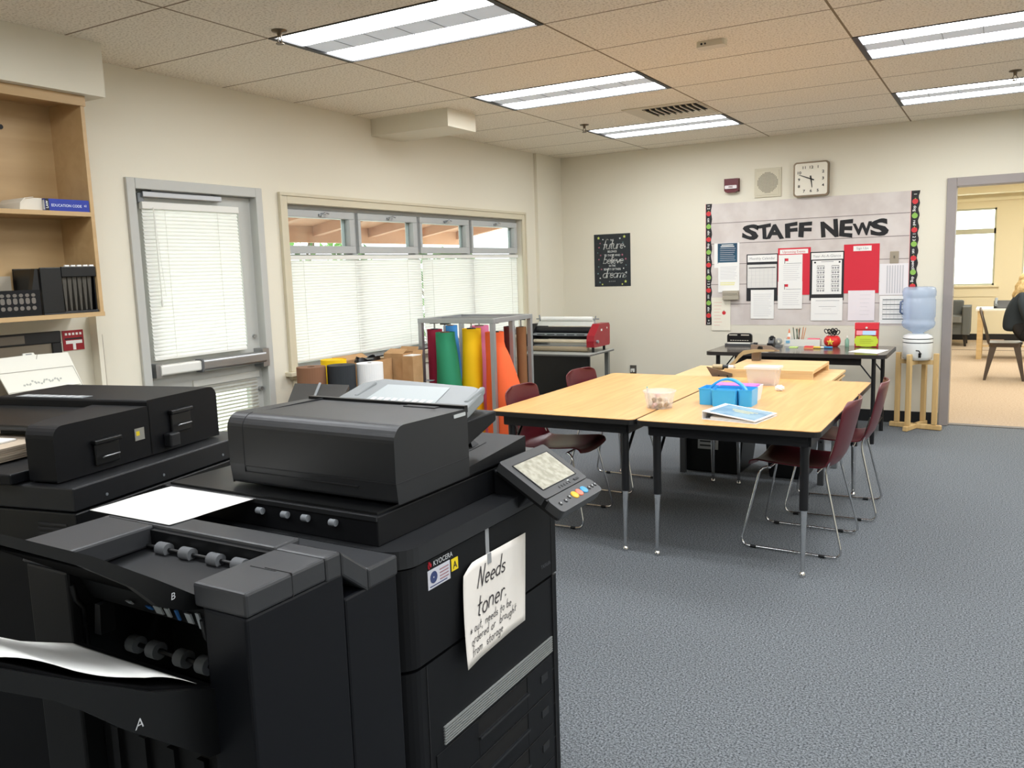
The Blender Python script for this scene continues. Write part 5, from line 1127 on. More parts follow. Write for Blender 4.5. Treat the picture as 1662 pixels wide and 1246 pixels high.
carton('tall cardboard box beside the paper rack with white sheets on top',-3.832,-3.735,4.93,5.05,.90,'f')
g=G(); g.box(-3.825,-3.742,4.937,5.043,.86,.905,WHITE); g.build('paper_ream',label='white sheets showing in the open box beside the rack',cat='paper')
carton('lower cardboard box under the sill with a black bag in its top',-4.16,-3.93,4.58,4.93,.885,'l')
g=G(); BAG=M('black_bag',(22,22,24),.35)
def bag(u,v): 
    a=2*PI*u; r_=.10*(1-.2*v)*(1+.12*math.sin(5*a+4*v)); return (-4.04+r_*math.cos(a)*.9,4.78+r_*1.3*math.sin(a),.79+.11*v+.012*math.sin(4*a)*v)
g.grid(bag,28,8,BAG); g.add([(-4.04+.08*.9*math.cos(i*PI/8),4.78+.08*1.3*math.sin(i*PI/8),.893) for i in range(16)],[tuple(range(16))],BAG); g.build('plastic_bag',label='crumpled black plastic bag sticking out of the lower cardboard box',cat='bag')
# ================================================================ FAR WALL
WYf=YB-.001
def sheet(name,label,cat,x0,x1,z0,z1,mat,layer=0,lines=(),group=None,extra=None,tilt_=0):
    """paper pinned flat on the wall; lines: (u0,u1,v,height,material) in sheet fractions"""
    g=G(); y=WYf-.0016*layer
    g.box(x0,x1,y-.0012,y,z0,z1,mat)
    for (a,b,v,h,m_) in lines: g.box(x0+(x1-x0)*a,x0+(x1-x0)*b,y-.0016,y-.0012,z0+(z1-z0)*v-h/2,z0+(z1-z0)*v+h/2,m_)
    if extra: extra(g,y-.0018)
    return g.build(name,label=label,cat=cat,group=group)
PB='papers on the news board'
# plank-patterned paper backing
PLK=M('plank_paper',(214,206,200),.7,var=(5,(202,192,186),4)); PLKL=M('plank_line',(126,116,112),.8)
g=G(); g.box(-2.55,-.70,WYf-.001,WYf,.892,2.087,PLK)
for z in (1.898,1.697,1.495,1.295,1.10): g.box(-2.55,-.70,WYf-.0013,WYf-.001,z-.004,z+.002,PLKL)
g.build('board_backing',label='large whitewashed plank-patterned paper sheet behind the news board',cat='board backing')
# border strips with apples and words
BST=M('border_black',(34,32,34),.6); BRED=M('apple_red',(206,52,58),.5); BGRN=M('apple_green',(140,186,84),.5); BPNK=M('border_pink',(236,170,166),.6)
def border(label,x0,x1,z0,z1,words):
    g=G(); y=WYf-.003; n=40
    pts=[(x0,z0)]+[(x1+.006*math.sin(i*1.3),z0+(z1-z0)*i/n) for i in range(n+1)]+[(x0,z1)]
    g.prism(pts,y-.001,y,BST,'y'); g.box(x0-.004,x0,y-.001,y,z0,z1,BPNK)
    m=len(words); st=(z1-z0)/m
    for k,wd in enumerate(words):
        zc=z1-st*(k+.5); xc=(x0+x1)/2
        if wd in 'RG': g.lathe([(.0,0),(.024,0)],(xc,y-.0014,zc),BRED if wd=='R' else BGRN,16,'y',caps=False); g.box(xc-.003,xc+.003,y-.0018,y-.0014,zc+.02,zc+.03,BGRN)
        else: g.text(wd,WHITE,lambda u,v,w:(xc-.011+v,y-.0014-w,zc-u),.034,.012)
    return g.build('border_strip',label=label,cat='border strip')
border('black border strip of apples and words at the left of the news board',-2.585,-2.528,.89,2.09,['1 2','R','cat','G','abc','R','dog','G','red','R','cat','G','1 2 3','R','cat','G','abc','R','+ 2'])
border('black border strip of apples and words at the right, above the water bottle',-.73,-.665,1.215,2.085,['1','R','dog','G','red','R','1 2 3','G','cat','R','pencil','G','dog','R'])
# cut-out letters
LT=M('letter_black',(24,24,26),.6)
def cutout(ch,x0,x1,z0,z1,rot,label):
    vs,fs=text_geo(ch,.045,'LEFT'); xs=[p[0] for p in vs]; ys=[p[1] for p in vs]
    sx,sy=(x1-x0)/(max(xs)-min(xs)),(z1-z0)/(max(ys)-min(ys)); cx,cz=(x0+x1)/2,(z0+z1)/2; c_,s_=math.cos(rad(rot)),math.sin(rad(rot))
    def F(u,v,w):
        a=x0+(u-min(xs))*sx-cx; b=z0+(v-min(ys))*sy-cz; b+=b*.08*math.sin(a*30); return (cx+a*c_-b*s_,WYf-.0012-w,cz+a*s_+b*c_)
    g=G(); g.text(ch,LT,F,1,.045,'LEFT',.002); g.build('cutout_letter',label=label,cat='letter',group='cut-out letters of STAFF NEWS')
for a in (('S',-2.222,-2.062,1.722,1.868,-6,'black cut-out letter S at the start of STAFF'),('T',-2.075,-1.945,1.722,1.862,3,'black cut-out letter T in STAFF'),('A',-1.998,-1.825,1.719,1.858,2,'black cut-out letter A in STAFF'),
          ('F',-1.815,-1.70,1.719,1.864,2,'black cut-out letter F in STAFF, the first of two'),('F',-1.69,-1.572,1.718,1.863,-3,'black cut-out letter F in STAFF, the second of two'),('N',-1.49,-1.337,1.712,1.868,4,'black cut-out letter N at the start of NEWS'),
          ('E',-1.325,-1.21,1.708,1.865,-3,'black cut-out letter E in NEWS'),('W',-1.21,-1.045,1.717,1.832,3,'small black cut-out letter W in NEWS'),('S',-1.062,-.908,1.704,1.855,4,'black cut-out letter S at the end of NEWS')):
    cutout(*a)
def rows(n,a,b,v0,v1,h=.004,m_=GREYINK): return [(a,b-(.12 if k%4==3 else .03*(k%3)),v0+(v1-v0)*k/max(1,n-1),h,m_) for k in range(n)]
LG=M('print_light',(196,194,196),.7); TEAL=M('poster_teal',(38,84,108),.5,var=(4,(28,62,88),2)); YHL=M('highlight_yellow',(232,228,170),.7)
sheet('notice_sheet','white sheet behind the dark teal notice at the upper left of the board','paper',-2.50,-2.25,1.46,1.70,WHITE,1,(),PB)
sheet('notice_sheet','dark teal printed notice at the upper left of the board','paper',-2.465,-2.27,1.50,1.697,TEAL,2,[(.2,.8,.92,.008,WHITE),(.15,.85,.84,.008,WHITE)]+rows(7,.12,.92,.74,.16,.004,LG),PB)
sheet('notice_sheet','white typed sheet below the teal notice, above the thermostat','paper',-2.46,-2.248,1.215,1.51,WHITE,3,rows(9,.1,.9,.85,.45,.003,LG)+rows(2,.1,.8,.32,.26,.012,YHL),PB)
def apple(g,y): g.lathe([(0,0),(.019,0)],(-2.40,y,1.012),BRED,16,'y',caps=False); g.box(-2.402,-2.398,y-.0006,y,1.03,1.04,INK)
sheet('notice_sheet','cream sheet with red ruled lines and an apple at the lower left of the board','paper',-2.525,-2.335,.835,1.165,M('cream_paper',(236,230,212),.7),4,rows(8,.12,.55,.85,.16,.003,M('pink_rule',(226,160,150),.7)),PB,apple)
BC=M('card_black',(34,35,38),.6); RC=M('card_red',(210,40,58),.6)
sheet('backing_card','black backing card of the calendar on the board','card',-2.178,-1.878,1.127,1.581,BC,2,(),'coloured backing cards')
def tx(s,x,z,sz,m_=GREYINK,b=0): return lambda g,y: g.text(s,m_,lambda u,v,w:(x+u,y-w,z+v),sz,b)
sheet('title_strip','white title strip on the black calendar card','paper',-2.168,-1.886,1.505,1.572,WHITE,3,(),PB,tx('Monthly Calendar',-2.027,1.527,.034))
def cal(g,y):
    g.box(-2.155,-1.90,y,y+.0004,1.445,1.453,INK)
    for k in range(1,7): g.box(-2.17+.281*k/7-.0008,-2.17+.281*k/7+.0008,y,y+.0004,1.265,1.44,LG)
    for k in range(5): g.box(-2.165,-1.89,y,y+.0004,1.27+.036*k,1.2712+.036*k,LG)
sheet('notice_sheet','printed month calendar on the black card','paper',-2.17,-1.889,1.255,1.48,M('paper_grey',(222,220,214),.7),3,(),PB,cal)
sheet('notice_sheet','white typed list hanging from the calendar card','paper',-2.134,-1.912,.954,1.235,WHITE,4,rows(12,.12,.9,.85,.1,.003,LG),PB)
sheet('backing_card','red backing card behind the events sheets on the board','card',-1.878,-1.576,1.182,1.628,RC,2,(),'coloured backing cards')
sheet('title_strip','white title strip on the narrow red card','paper',-1.86,-1.60,1.572,1.614,WHITE,3,(),PB,tx('Upcoming Events',-1.73,1.582,.03,BRED))
def flag(z): 
    def f(g,y): 
        g.box(-1.815,-1.81,y,y+.0004,z-.05,z,INK); g.box(-1.81,-1.78,y,y+.0004,z-.025,z,RC); g.box(-1.80,-1.66,y,y+.0004,z-.05,z-.046,GREYINK)
    return f
sheet('notice_sheet','upper white events sheet on the narrow red card','paper',-1.871,-1.65,1.30,1.564,WHITE,3,rows(8,.2,.9,.62,.1,.003,LG),PB,flag(1.53))
sheet('notice_sheet','lower white events sheet hanging below the narrow red card','paper',-1.875,-1.648,1.05,1.31,WHITE,4,rows(7,.2,.9,.6,.15,.003,LG),PB,flag(1.285))
sheet('backing_card','black backing card of the schedule on the board','card',-1.582,-1.277,1.127,1.582,BC,3,(),'coloured backing cards')
sheet('title_strip','white title strip on the black schedule card','paper',-1.57,-1.287,1.51,1.572,WHITE,4,(),PB,tx('Year-At-A-Glance',-1.43,1.53,.034))
def sched(g,y):
    for c_ in (-1.515,-1.385):
        for k in range(6): 
            g.box(c_,c_+.065,y,y+.0004,1.448-.042*k,1.452-.042*k,INK)
            for q in range(3): g.box(c_+.004+.022*q,c_+.018+.022*q,y,y+.0004,1.42-.042*k,1.438-.042*k,GREYINK)
            g.box(c_-.002,c_,y,y+.0004,1.42-.042*k,1.45-.042*k,INK); g.box(c_+.063,c_+.065,y,y+.0004,1.42-.042*k,1.45-.042*k,INK)
    g.lathe([(0,0),(.009,0)],(-1.535,y,1.482),INK,12,'y',caps=False); g.box(-1.325,-1.31,y,y+.0004,1.475,1.49,INK); g.box(-1.48,-1.37,y,y+.0004,1.485,1.49,GREYINK)
sheet('notice_sheet','printed two-column schedule on the black card','paper',-1.56,-1.297,1.185,1.50,WHITE,4,(),PB,sched)
sheet('notice_sheet','white sheet with a few typed lines below the schedule card','paper',-1.567,-1.284,.937,1.15,WHITE,4,[(.15,.9,.88,.004,GREYINK),(.25,.8,.62,.003,GREYINK),(.35,.65,.52,.003,LG),(.12,.85,.3,.003,LG)],PB)
sheet('backing_card','large bright red backing card at the right of the board','card',-1.282,-.977,1.19,1.638,RC,2,(),'coloured backing cards')
sheet('title_strip','white title strip on the large red card','paper',-1.20,-1.045,1.575,1.622,WHITE,3,(),PB,tx('Sign Ups',-1.122,1.59,.03))
sheet('notice_sheet','white ruled sheet below the large red card','paper',-1.237,-1.007,.938,1.215,M('paper_pinkish',(234,226,228),.7),4,rows(6,.45,.85,.85,.2,.002,LG),PB)
sheet('notice_sheet','pale column-printed sheet below the switch plate','paper',-.973,-.735,1.17,1.453,M('paper_pale',(230,226,226),.7),2,[(.25+.09*k,.3+.09*k,.5,.25,LG) for k in range(7)],PB)
def tab(g,y):
    for k in range(9): g.box(-.94,-.745,y,y+.0004,.955+.022*k,.957+.022*k,GREYINK)
    for k in range(7): g.box(-.94+.032*k,-.938+.032*k,y,y+.0004,.95,1.14,LG)
    for k in (0,2,4,6,8): g.box(-.94,-.75,y,y+.0003,.947+.022*k,.954+.022*k,M('print_mid',(120,128,126),.7))
sheet('notice_sheet','white sheet printed with a table beside the water bottle','paper',-.966,-.715,.91,1.163,WHITE,3,(),PB,tab)
# poster
def poster():
    t=thing('poster','black chalkboard style poster of white lettering and small stars on the far wall','poster',(-3.603,WYf,1.297))
    x0,x1,z0,z1=-3.811,-3.395,1.297,1.849; y=WYf
    g=G(); g.box(x0,x1,y-.002,y,z0,z1,M('chalkboard',(36,42,46),.5)); g.build('board',t)
    cx=(x0+x1)/2; CH=M('chalk_white',(214,216,212),.7)
    g=G(); T=lambda u,v,w:(u,y-.0026-w,v)
    for s,z,sz in (('THE',1.775,.028),('BELONGS',1.655,.03),('TO THOSE WHO',1.615,.03),('IN THE',1.505,.03),('BEAUTY OF THEIR',1.468,.03)): g.text(s,CH,lambda u,v,w:(cx+u*.8,y-.0026-w,z+v),sz,.01)
    for s,z,x,sz in (('future',1.695,-.105,.105),('believe',1.54,-.105,.10),('dreams',1.39,-.115,.105)): g.strokes(s,CH,T,sz,.075,.3,cx+x,z,.02)
    g.strokes('sincere ones'[:0]+'a n o n',CH,T,.02,.09,.3,cx-.04,1.345,.2)
    g.build('lettering',t)
    rr=random.Random(5); g=G(); cols=[M('star_lime',(206,214,110),.6),CH,M('star_pink',(170,100,116),.6),M('star_teal',(110,140,140),.6)]
    for k,(u,v,c_,r_) in enumerate(((.13,.93,0,.018),(.25,.90,1,.01),(.84,.94,0,.018),(.72,.91,1,.012),(.17,.83,2,.01),(.14,.75,2,.012),(.80,.83,3,.01),(.85,.75,1,.011),(.10,.65,3,.008),(.18,.60,2,.012),(.78,.60,2,.014),(.87,.52,2,.013),(.13,.52,2,.011),(.12,.38,3,.009),(.2,.33,2,.011),(.88,.40,3,.009),(.81,.34,1,.01),(.1,.25,3,.012),(.88,.26,1,.014),(.16,.16,1,.01),(.83,.17,3,.01),(.15,.08,3,.013),(.86,.09,0,.018),(.22,.04,0,.012),(.77,.04,0,.012))):
        px,pz=x0+(x1-x0)*u,z0+(z1-z0)*v
        g.add([(px+(r_ if q%2==0 else r_*.45)*math.sin(q*PI/5),y-.0026,pz+(r_ if q%2==0 else r_*.45)*math.cos(q*PI/5)) for q in range(10)]+[(px,y-.0026,pz)],[(q,(q+1)%10,10) for q in range(10)],cols[c_])
    g.build('star_pattern',t)
poster()
# clock
t=thing('wall_clock','square wall clock with a brownish rim on the far wall','clock',(-1.577,YB,2.09))
g=G(); cx,cz,h=-1.577,2.253,.158
g.prism(rrect(cx-h,cx+h,cz-h,cz+h,.03),YB-.045,YB,M('clock_rim',(122,106,86),.35,.5),'y'); g.build('rim',t,bevel=.006)
g=G(); g.prism(rrect(cx-h+.014,cx+h-.014,cz-h+.014,cz+h-.014,.022),YB-.0475,YB-.0455,M('clock_face',(228,222,206),.5),'y'); g.build('face',t)
g=G()
for k in range(1,13):
    a=rad(90-30*k); ex=.107/max(abs(math.cos(a)),abs(math.sin(a)),.86); g.text(str(k),INK,lambda u,v,w:(cx+ex*math.cos(a)+u*1.2,YB-.048-w,cz+ex*math.sin(a)-.012+v),.034,.025)
g.build('numeral',t)
def hand(ang,L,w,nm,off):
    g=G(); a=rad(90-ang); d=Vector((math.cos(a),0,math.sin(a))); n=Vector((-d.z,0,d.x)); c_=Vector((cx,YB-.049-off,cz))
    g.add([c_-d*.03-n*w,c_-d*.03+n*w,c_+d*L+n*w*.4,c_+d*L-n*w*.4],[(0,1,2,3)],INK); g.lathe([(0,-.001),(.008,-.001),(.008,.0)],(cx,YB-.049-off,cz),INK,12,'y'); g.build(nm,t,solid=.001)
hand(292,.115,.006,'minute_hand',.003); hand(172,.08,.007,'hour_hand',.001)
# speaker grille
t=thing('speaker_grille','square cream loudspeaker plate with a round grille on the far wall','speaker',(-1.98,YB,2.12))
CRM=M('speaker_cream',(206,198,174),.5)
g=G(); g.box(-2.105,-1.855,YB-.012,YB,2.118,2.388,CRM); g.box(-2.085,-1.875,YB-.016,YB-.012,2.138,2.368,CRM); g.build('plate',t,bevel=.003)
g=G(); cx2,cz2=-1.98,2.253
for i in range(-8,9):
    for j in range(-8,9):
        if i*i+j*j<70: g.box(cx2+.0115*i-.0036,cx2+.0115*i+.0036,YB-.0168,YB-.016,cz2+.0115*j-.0036,cz2+.0115*j+.0036,M('grille_dark',(96,90,80),.8))
g.build('perforated_grille',t)
# fire alarm strobe
t=thing('fire_alarm','dark red fire alarm strobe on the far wall','fire alarm',(-2.32,YB,2.178))
g=G(); g.box(-2.392,-2.248,YB-.012,YB,2.19,2.318,M('alarm_red',(92,20,28),.35)); g.prism([(-2.388,2.20),(-2.36,2.182),(-2.28,2.182),(-2.252,2.20),(-2.252,2.315),(-2.388,2.315)],YB-.055,YB-.012,_MC['alarm_red'],'y'); g.build('housing',t,bevel=.006)
g=G(); g.prism(rrect(-2.378,-2.262,2.218,2.25,.008),YB-.068,YB-.055,M('strobe_lens',(226,220,220),.15),'y'); g.text('FIRE',_MC['alarm_red'],lambda u,v,w:(-2.32+u,YB-.0688-w,2.227+v),.022,.02); g.build('strobe_lens',t)
# thermostat, switch plate, outlet
t=thing('thermostat','beige box thermostat mounted over the papers at the left of the board','thermostat',(-2.325,YB,1.14))
g=G(); THB=M('thermostat_beige',(170,162,144),.5); g.box(-2.402,-2.25,YB-.05,YB-.0065,1.145,1.232,THB); g.box(-2.404,-2.248,YB-.056,YB-.052,1.19,1.232,THB); g.box(-2.404,-2.248,YB-.053,YB-.0065,1.143,1.188,THB); g.build('housing',t,bevel=.004)
g=G(); g.box(-2.395,-2.257,YB-.0565,YB-.056,1.2,1.204,M('thermo_line',(110,104,92),.6)); g.build('scale_slot',t)
t=thing('switch_plate','metal switch plate above the pale sheet near the right border strip','switch',(-.853,YB,1.452))
g=G(); g.box(-.89,-.817,YB-.007,YB-.0015,1.452,1.562,M('switch_metal',(168,158,140),.4,.5)); g.build('plate',t,bevel=.003)
g=G(); g.box(-.859,-.848,YB-.014,YB-.007,1.50,1.522,_MC['thermo_line']); g.build('toggle',t)
t=thing('power_outlet','metal wall outlet with a plug left of the dark table','outlet',(-3.378,YB,.36))
g=G(); g.box(-3.415,-3.343,YB-.008,YB,.36,.455,M('outlet_dark',(90,86,80),.4,.3)); g.build('plate',t,bevel=.002)
g=G(); g.box(-3.395,-3.36,YB-.04,YB-.008,.385,.42,WHITEP); g.tube([(-3.378,YB-.04,.40),(-3.36,YB-.06,.38),(-3.35,YB-.05,.30),(-3.36,YB-.02,.0)],.004,BLACK2,6); g.build('plug',t)
# ================================================================ BOOKCASE CORNER
BKC=wood('bookcase_maple',(194,162,116),(182,150,104),.5,.5,1)
t=thing('bookcase','built-in maple bookcase under the soffit at the left edge','bookcase',(-4.09,1.5,0))
bx0,bx1,by0,by1=XL+.003,-3.95,.2,2.652
g=G(); g.box(bx0,bx1,by1-.02,by1,1.347,2.42,BKC); g.build('side_panel',t,bevel=.001)
g=G(); g.box(bx0,bx1,by0,by0+.02,1.347,2.42,BKC); g.build('side_panel',t,bevel=.001)
g=G(); g.box(bx0,bx0+.012,by0+.02,by1-.02,1.36,2.40,BKC); g.build('back_panel',t)
g=G(); g.box(bx0,bx1,by0+.02,by1-.02,2.40,2.42,BKC); g.box(bx1-.018,bx1+.006,by0,by1+.004,2.375,2.424,BKC); g.build('top_panel',t)
for z0,z1 in ((1.84,1.862),(1.345,1.367)):
    g=G(); g.box(bx0+.012 if z0>1.5 else bx0,bx1+.004,by0+.02 if z0>1.5 else by0,by1-.02 if z0>1.5 else by1+.002,z0,z1,BKC); g.build('shelf',t,bevel=.001)
g=G(); g.box(XL+.012,-4.15,2.735,2.76,0.111,1.34,MW); g.build('trim_shadow_strip',kind='structure')  # added strip standing in for a band of shadow below the bookcase
g=G(); g.cyl((-4.19,2.37,2.27),(-4.20,2.37,2.27),.012,INK,10); g.build('shelf_knot',t)
sh=1.8625
t=thing('book','thick blue education code book lying on the upper shelf','book',(-4.06,2.53,sh))
BLU=M('book_blue',(22,48,150),.4)
g=G(); g.box(-4.12,-3.955,2.405,2.628,sh,sh+.004,BLU); g.box(-4.12,-3.955,2.405,2.628,sh+.052,sh+.056,BLU); g.box(-3.958,-3.952,2.405,2.628,sh,sh+.056,BLU)
g.box(-3.9515,-3.951,2.405,2.422,sh,sh+.056,INK); g.text('LAW',WHITE,lambda u,v,w:(-3.9505+w,2.4175-v,sh+.028+u),.016,.01); g.text('EDUCATION CODE',M('gold_pale',(206,214,236),.5),lambda u,v,w:(-3.9505+w,2.51+u,sh+.020+v),.0175,.015); g.text('62',_MC['gold_pale'],lambda u,v,w:(-3.9505+w,2.607+u,sh+.024+v),.014,.01)
g.build('cover',t)
g=G(); g.box(-4.118,-3.96,2.408,2.626,sh+.0045,sh+.0515,WHITE); g.build('pages',t)
t=thing('book','white softcover book lying left of the blue one','book',(-4.05,2.34,sh))
g=G(); g.rbox(-4.15,-3.96,2.29,2.40,sh,sh+.058,.0,M('softcover_white',(216,208,192),.6),'x',1,(0,0,0,0)) if False else g.prism([(2.295,sh),(2.40,sh),(2.40,sh+.057),(2.36,sh+.057),(2.32,sh+.05),(2.30,sh+.03)],-4.15,-3.97,M('softcover_white',(216,208,192),.6),'x'); g.build('pages',t,bevel=.004)
g=G(); g.prism([(2.288,sh),(2.294,sh),(2.30,sh+.032),(2.32,sh+.0525),(2.36,sh+.0595),(2.355,sh+.0615),(2.315,sh+.055),(2.293,sh+.033)],-4.15,-3.965,_MC['softcover_white'],'x'); g.build('cover',t)
t=thing('binder','white binder standing at the left edge of the upper shelf','binder',(-4.05,2.15,sh))
g=G(); g.rbox(-4.18,-3.965,2.11,2.178,sh,sh+.30,.012,WHITEP,'z'); g.build('cover',t)
g=G(); g.cyl((-3.966,2.15,sh+.06),(-3.963,2.15,sh+.06),.012,INK,12); g.build('finger_hole',t)
sh=1.3675
t=thing('file_crate','black hanging-file crate of dark folders on the lower shelf','file crate',(-4.08,2.49,sh))
g=G(); 
g.box(-4.19,-3.955,2.345,2.63,sh,sh+.006,BLACK2); g.box(-3.965,-3.955,2.345,2.45,sh+.006,sh+.225,BLACK2); g.box(-4.19,-4.18,2.345,2.63,sh+.006,sh+.225,BLACK2); g.box(-4.18,-3.965,2.345,2.352,sh+.006,sh+.22,BLACK2); g.box(-4.18,-3.965,2.623,2.63,sh+.006,sh+.22,BLACK2)
g.box(-3.965,-3.953,2.45,2.63,sh+.178,sh+.228,BLACK2); g.box(-3.965,-3.955,2.45,2.63,sh+.006,sh+.012,BLACK2)
g.build('crate_body',t,bevel=.003)
for k in range(6):
    g=G(); y=2.468+.026*k; g.hexa([(-4.15,y-.004,sh+.014),(-3.967,y-.004,sh+.014),(-3.967,y+.004,sh+.014),(-4.15,y+.004,sh+.014)],[(-4.15,y-.010,sh+.185),(-3.967,y-.010,sh+.185),(-3.967,y+.012,sh+.185),(-4.15,y+.012,sh+.185)],M('folder_dark',(72,68,60),.7))
    g.build('hanging_folder',label='dark hanging folder in the black crate on the lower shelf',cat='folder',group='hanging folders in the crate')
g=G()
for k in range(5): g.box(-3.962,-3.952,2.47+.032*k,2.492+.032*k,sh+.2285,sh+.236,WHITE)
g.build('tab_label',t)
t=thing('letter_tray','black perforated letter tray on the lower shelf, left of the crate','letter tray',(-4.06,2.19,sh))
g=G(); g.box(-4.18,-3.958,2.05,2.335,sh,sh+.005,BLACK2); g.box(-3.962,-3.957,2.05,2.335,sh+.005,sh+.122,BLACK); g.hexa([(-3.99,2.30,sh+.12),(-3.958,2.30,sh+.12),(-3.958,2.335,sh+.12),(-3.99,2.335,sh+.12)],[(-3.99,2.322,sh+.22),(-3.958,2.322,sh+.22),(-3.958,2.335,sh+.22),(-3.99,2.335,sh+.22)],BLACK2); g.build('tray_body',t)
g=G(); HO=M('hole_grey',(110,104,96),.7)
for k in range(9):
    for z,h_ in ((.10,.010),(.075,.018),(.04,.012)): g.lathe([(0,0),(.009,0)],(0,0,0),HO,4,'x',caps=False) if False else g.prism(rrect(2.06+.029*k,2.08+.029*k,sh+z-h_,sh+z+h_*.6,.0085,4),-3.9568,-3.9562,HO,'x')
g.build('hole_pattern',t)
g=G(); g.box(-4.19,-4.18,2.0,2.33,sh+.0,sh+.19,M('folder_pale',(176,166,148),.7)); g.build('paper_folder',label='pale folder standing behind the black letter tray',cat='folder')
# counter and white printer below the bookcase
CNT=M('counter_beige',(176,160,136),.5)
t=thing('side_counter','beige counter cabinet along the left wall behind the copiers','cabinet',(-3.93,1.5,0))
g=G(); g.box(XL+.014,-3.63,.3,2.60,.08,.86,M('cabinet_beige',(190,176,150),.5)); g.build('cabinet_body',t)
g=G(); g.box(XL+.013,-3.61,.28,2.62,.86,.885,CNT); g.build('countertop',t,bevel=.004)
for k in range(3):
    g=G(); g.box(-3.63,-3.615,.34+.76*k,1.06+.76*k,.12,.84,_MC['cabinet_beige']); d=g.build('door',t,bevel=.003)
    g=G(); g.tube([(-3.615,1.0+.76*k,.62),(-3.59,1.0+.76*k,.62),(-3.59,1.0+.76*k,.74),(-3.615,1.0+.76*k,.74)],.004,STEEL,7); g.build('handle',d)
t=thing('desktop_printer','white printer with its tall paper support raised, below the bookcase','printer',(-3.95,2.34,.885))
PRW=M('printer_white',(222,220,208),.45)
g=G(); g.rbox(-4.10,-3.75,2.11,2.56,.887,.985,.02,PRW); g.build('printer_body',t,bevel=.008)
g=G(); V4=lambda y,z:( -4.0-.06*(z-1.0)/.2 ,y,z)
def slab(g,pts,m_,th=.008):
    f=[Vector(V4(*p)) for p in pts]; b=[p-Vector((th,0,0)) for p in f]; n=len(pts)
    g.add(f+b,[tuple(range(n)),tuple(range(n,2*n))[::-1]]+[(i,n+i,n+(i+1)%n,(i+1)%n) for i in range(n)],m_)
slab(g,[(2.17,.99),(2.535,.99),(2.50,1.172),(2.335,1.176),(2.33,1.187),(2.28,1.187),(2.275,1.177),(2.12,1.175)],PRW); g.build('paper_support',t)
g=G()
def ln(a,b,w=.0015,m_=M('printer_seam',(150,146,132),.6)):
    a,b=Vector((0,)+a),Vector((0,)+b); d=(b-a).normalized(); n=Vector((0,-d.z,d.y))*w
    q=[V4((p).y,(p).z) for p in (a-n,b-n,b+n,a+n)]; g.add([Vector(p)+Vector((.0008,0,0)) for p in q],[(0,1,2,3)],m_)
ln((2.14,1.105),(2.505,1.103)); ln((2.165,1.012),(2.52,1.010)); ln((2.505,1.103),(2.53,.995)); ln((2.345,1.176),(2.335,1.155))
rr=random.Random(4)
for k in range(14): ln((2.24+.014*k,1.045+rr.uniform(-.01,.012)),(2.25+.014*k,1.045+rr.uniform(-.01,.014)),.004,M('diagram_grey',(170,172,164),.7))
ln((2.29,1.181),(2.32,1.181),.002,GREYP); g.build('diagram_print',t)
t=thing('framed_board','black-framed grey board leaning behind the white printer','frame',(-4.17,2.15,.886))
g=G(); FBK=M('frame_black',(28,28,30),.45)
for q in ((1.75,2.55,1.215,1.275),(2.50,2.55,.886,1.215),(1.75,1.80,.886,1.215)): g.box(-4.195,-4.175,q[0],q[1],q[2],q[3],FBK)
g.build('frame',t,bevel=.004)
g=G(); g.box(-4.197,-4.185,1.80,2.50,.886,1.215,M('board_grey',(150,140,124),.7)); g.box(-4.174,-4.172,2.18,2.36,1.225,1.265,M('frame_sticker',(120,112,100),.6)); g.build('panel',t)
g=G(); SR=M('sign_red',(150,24,34),.5); y0s,y1s,z0s,z1s=2.585,2.70,1.165,1.27
g.box(XL,XL+.004,y0s,y1s,z0s,z1s,SR); g.box(XL+.004,XL+.0046,2.60,2.69,1.20,1.217,WHITE); g.box(XL+.004,XL+.0046,2.637,2.653,1.168,1.20,WHITE); g.box(XL+.004,XL+.0046,2.595,2.69,1.222,1.23,INK); g.text('LIFT',WHITE,lambda u,v,w:(XL+.0046+w,2.642+u,1.243+v),.02,.01) if False else None
for k in range(5): g.box(XL+.004,XL+.0046,2.598+.02*k,2.61+.02*k,1.245,1.257,WHITE)
g.build('red_sign',label='small red and white sign on the wall beside the framed board',cat='sign')
g=G(); g.cyl((XL+.012,2.795,.12),(XL+.012,2.795,1.235),.008,M('rod_grey',(150,140,124),.5),10); g.build('wall_rod',label='thin grey rod standing against the wall left of the grey door',cat='rod')
# ================================================================ LOBBY
WOODL=wood('lobby_wood',(206,178,130),(190,160,112),.6,.5,0)
t=thing('lobby_table','white-topped wooden table in the lobby behind the seated person','table',(.35,14.1,0))
g=G(); g.box(-.32,1.0,13.8,14.4,.70,.73,M('lobby_top',(226,222,212),.4)); g.build('tabletop',t,bevel=.003)
for x in (-.26,.94):
    for y in (13.86,14.34): g=G(); g.box(x-.035,x+.035,y-.03,y+.03,0,.70,WOODL); g.build('leg',t)
g=G(); g.box(-.22,.9,13.88,14.3,.18,.20,WOODL); g.build('shelf',t)
g=G(); g.box(-.15,.05,13.95,14.2,.2005,.26,M('lobby_books',(150,110,76),.7)); g.build('storage_tray',label='brown tray on the lower shelf of the lobby table',cat='tray')
t=thing('desk_phone','grey desk telephone on the lobby table','telephone',(.02,14.0,.73))
g=G(); g.hexa([(-.10,13.88,.7305),(.12,13.88,.7305),(.12,14.1,.7305),(-.10,14.1,.7305)],[(-.10,13.9,.75),(.12,13.9,.75),(.12,14.1,.84),(-.10,14.1,.84)],DARK); g.build('phone_base',t,bevel=.008)
g=G(); g.tube([(-.07,13.88,.78),(-.075,13.94,.81),(-.07,14.06,.86)],[.022,.016,.022],M('handset_grey',(120,126,130),.4),10); g.build('handset',t)
UPH=M('armchair_grey',(92,94,92),.85)
t=thing('armchair','dark grey low armchair against the lobby far wall','armchair',(-.82,16.1,0))
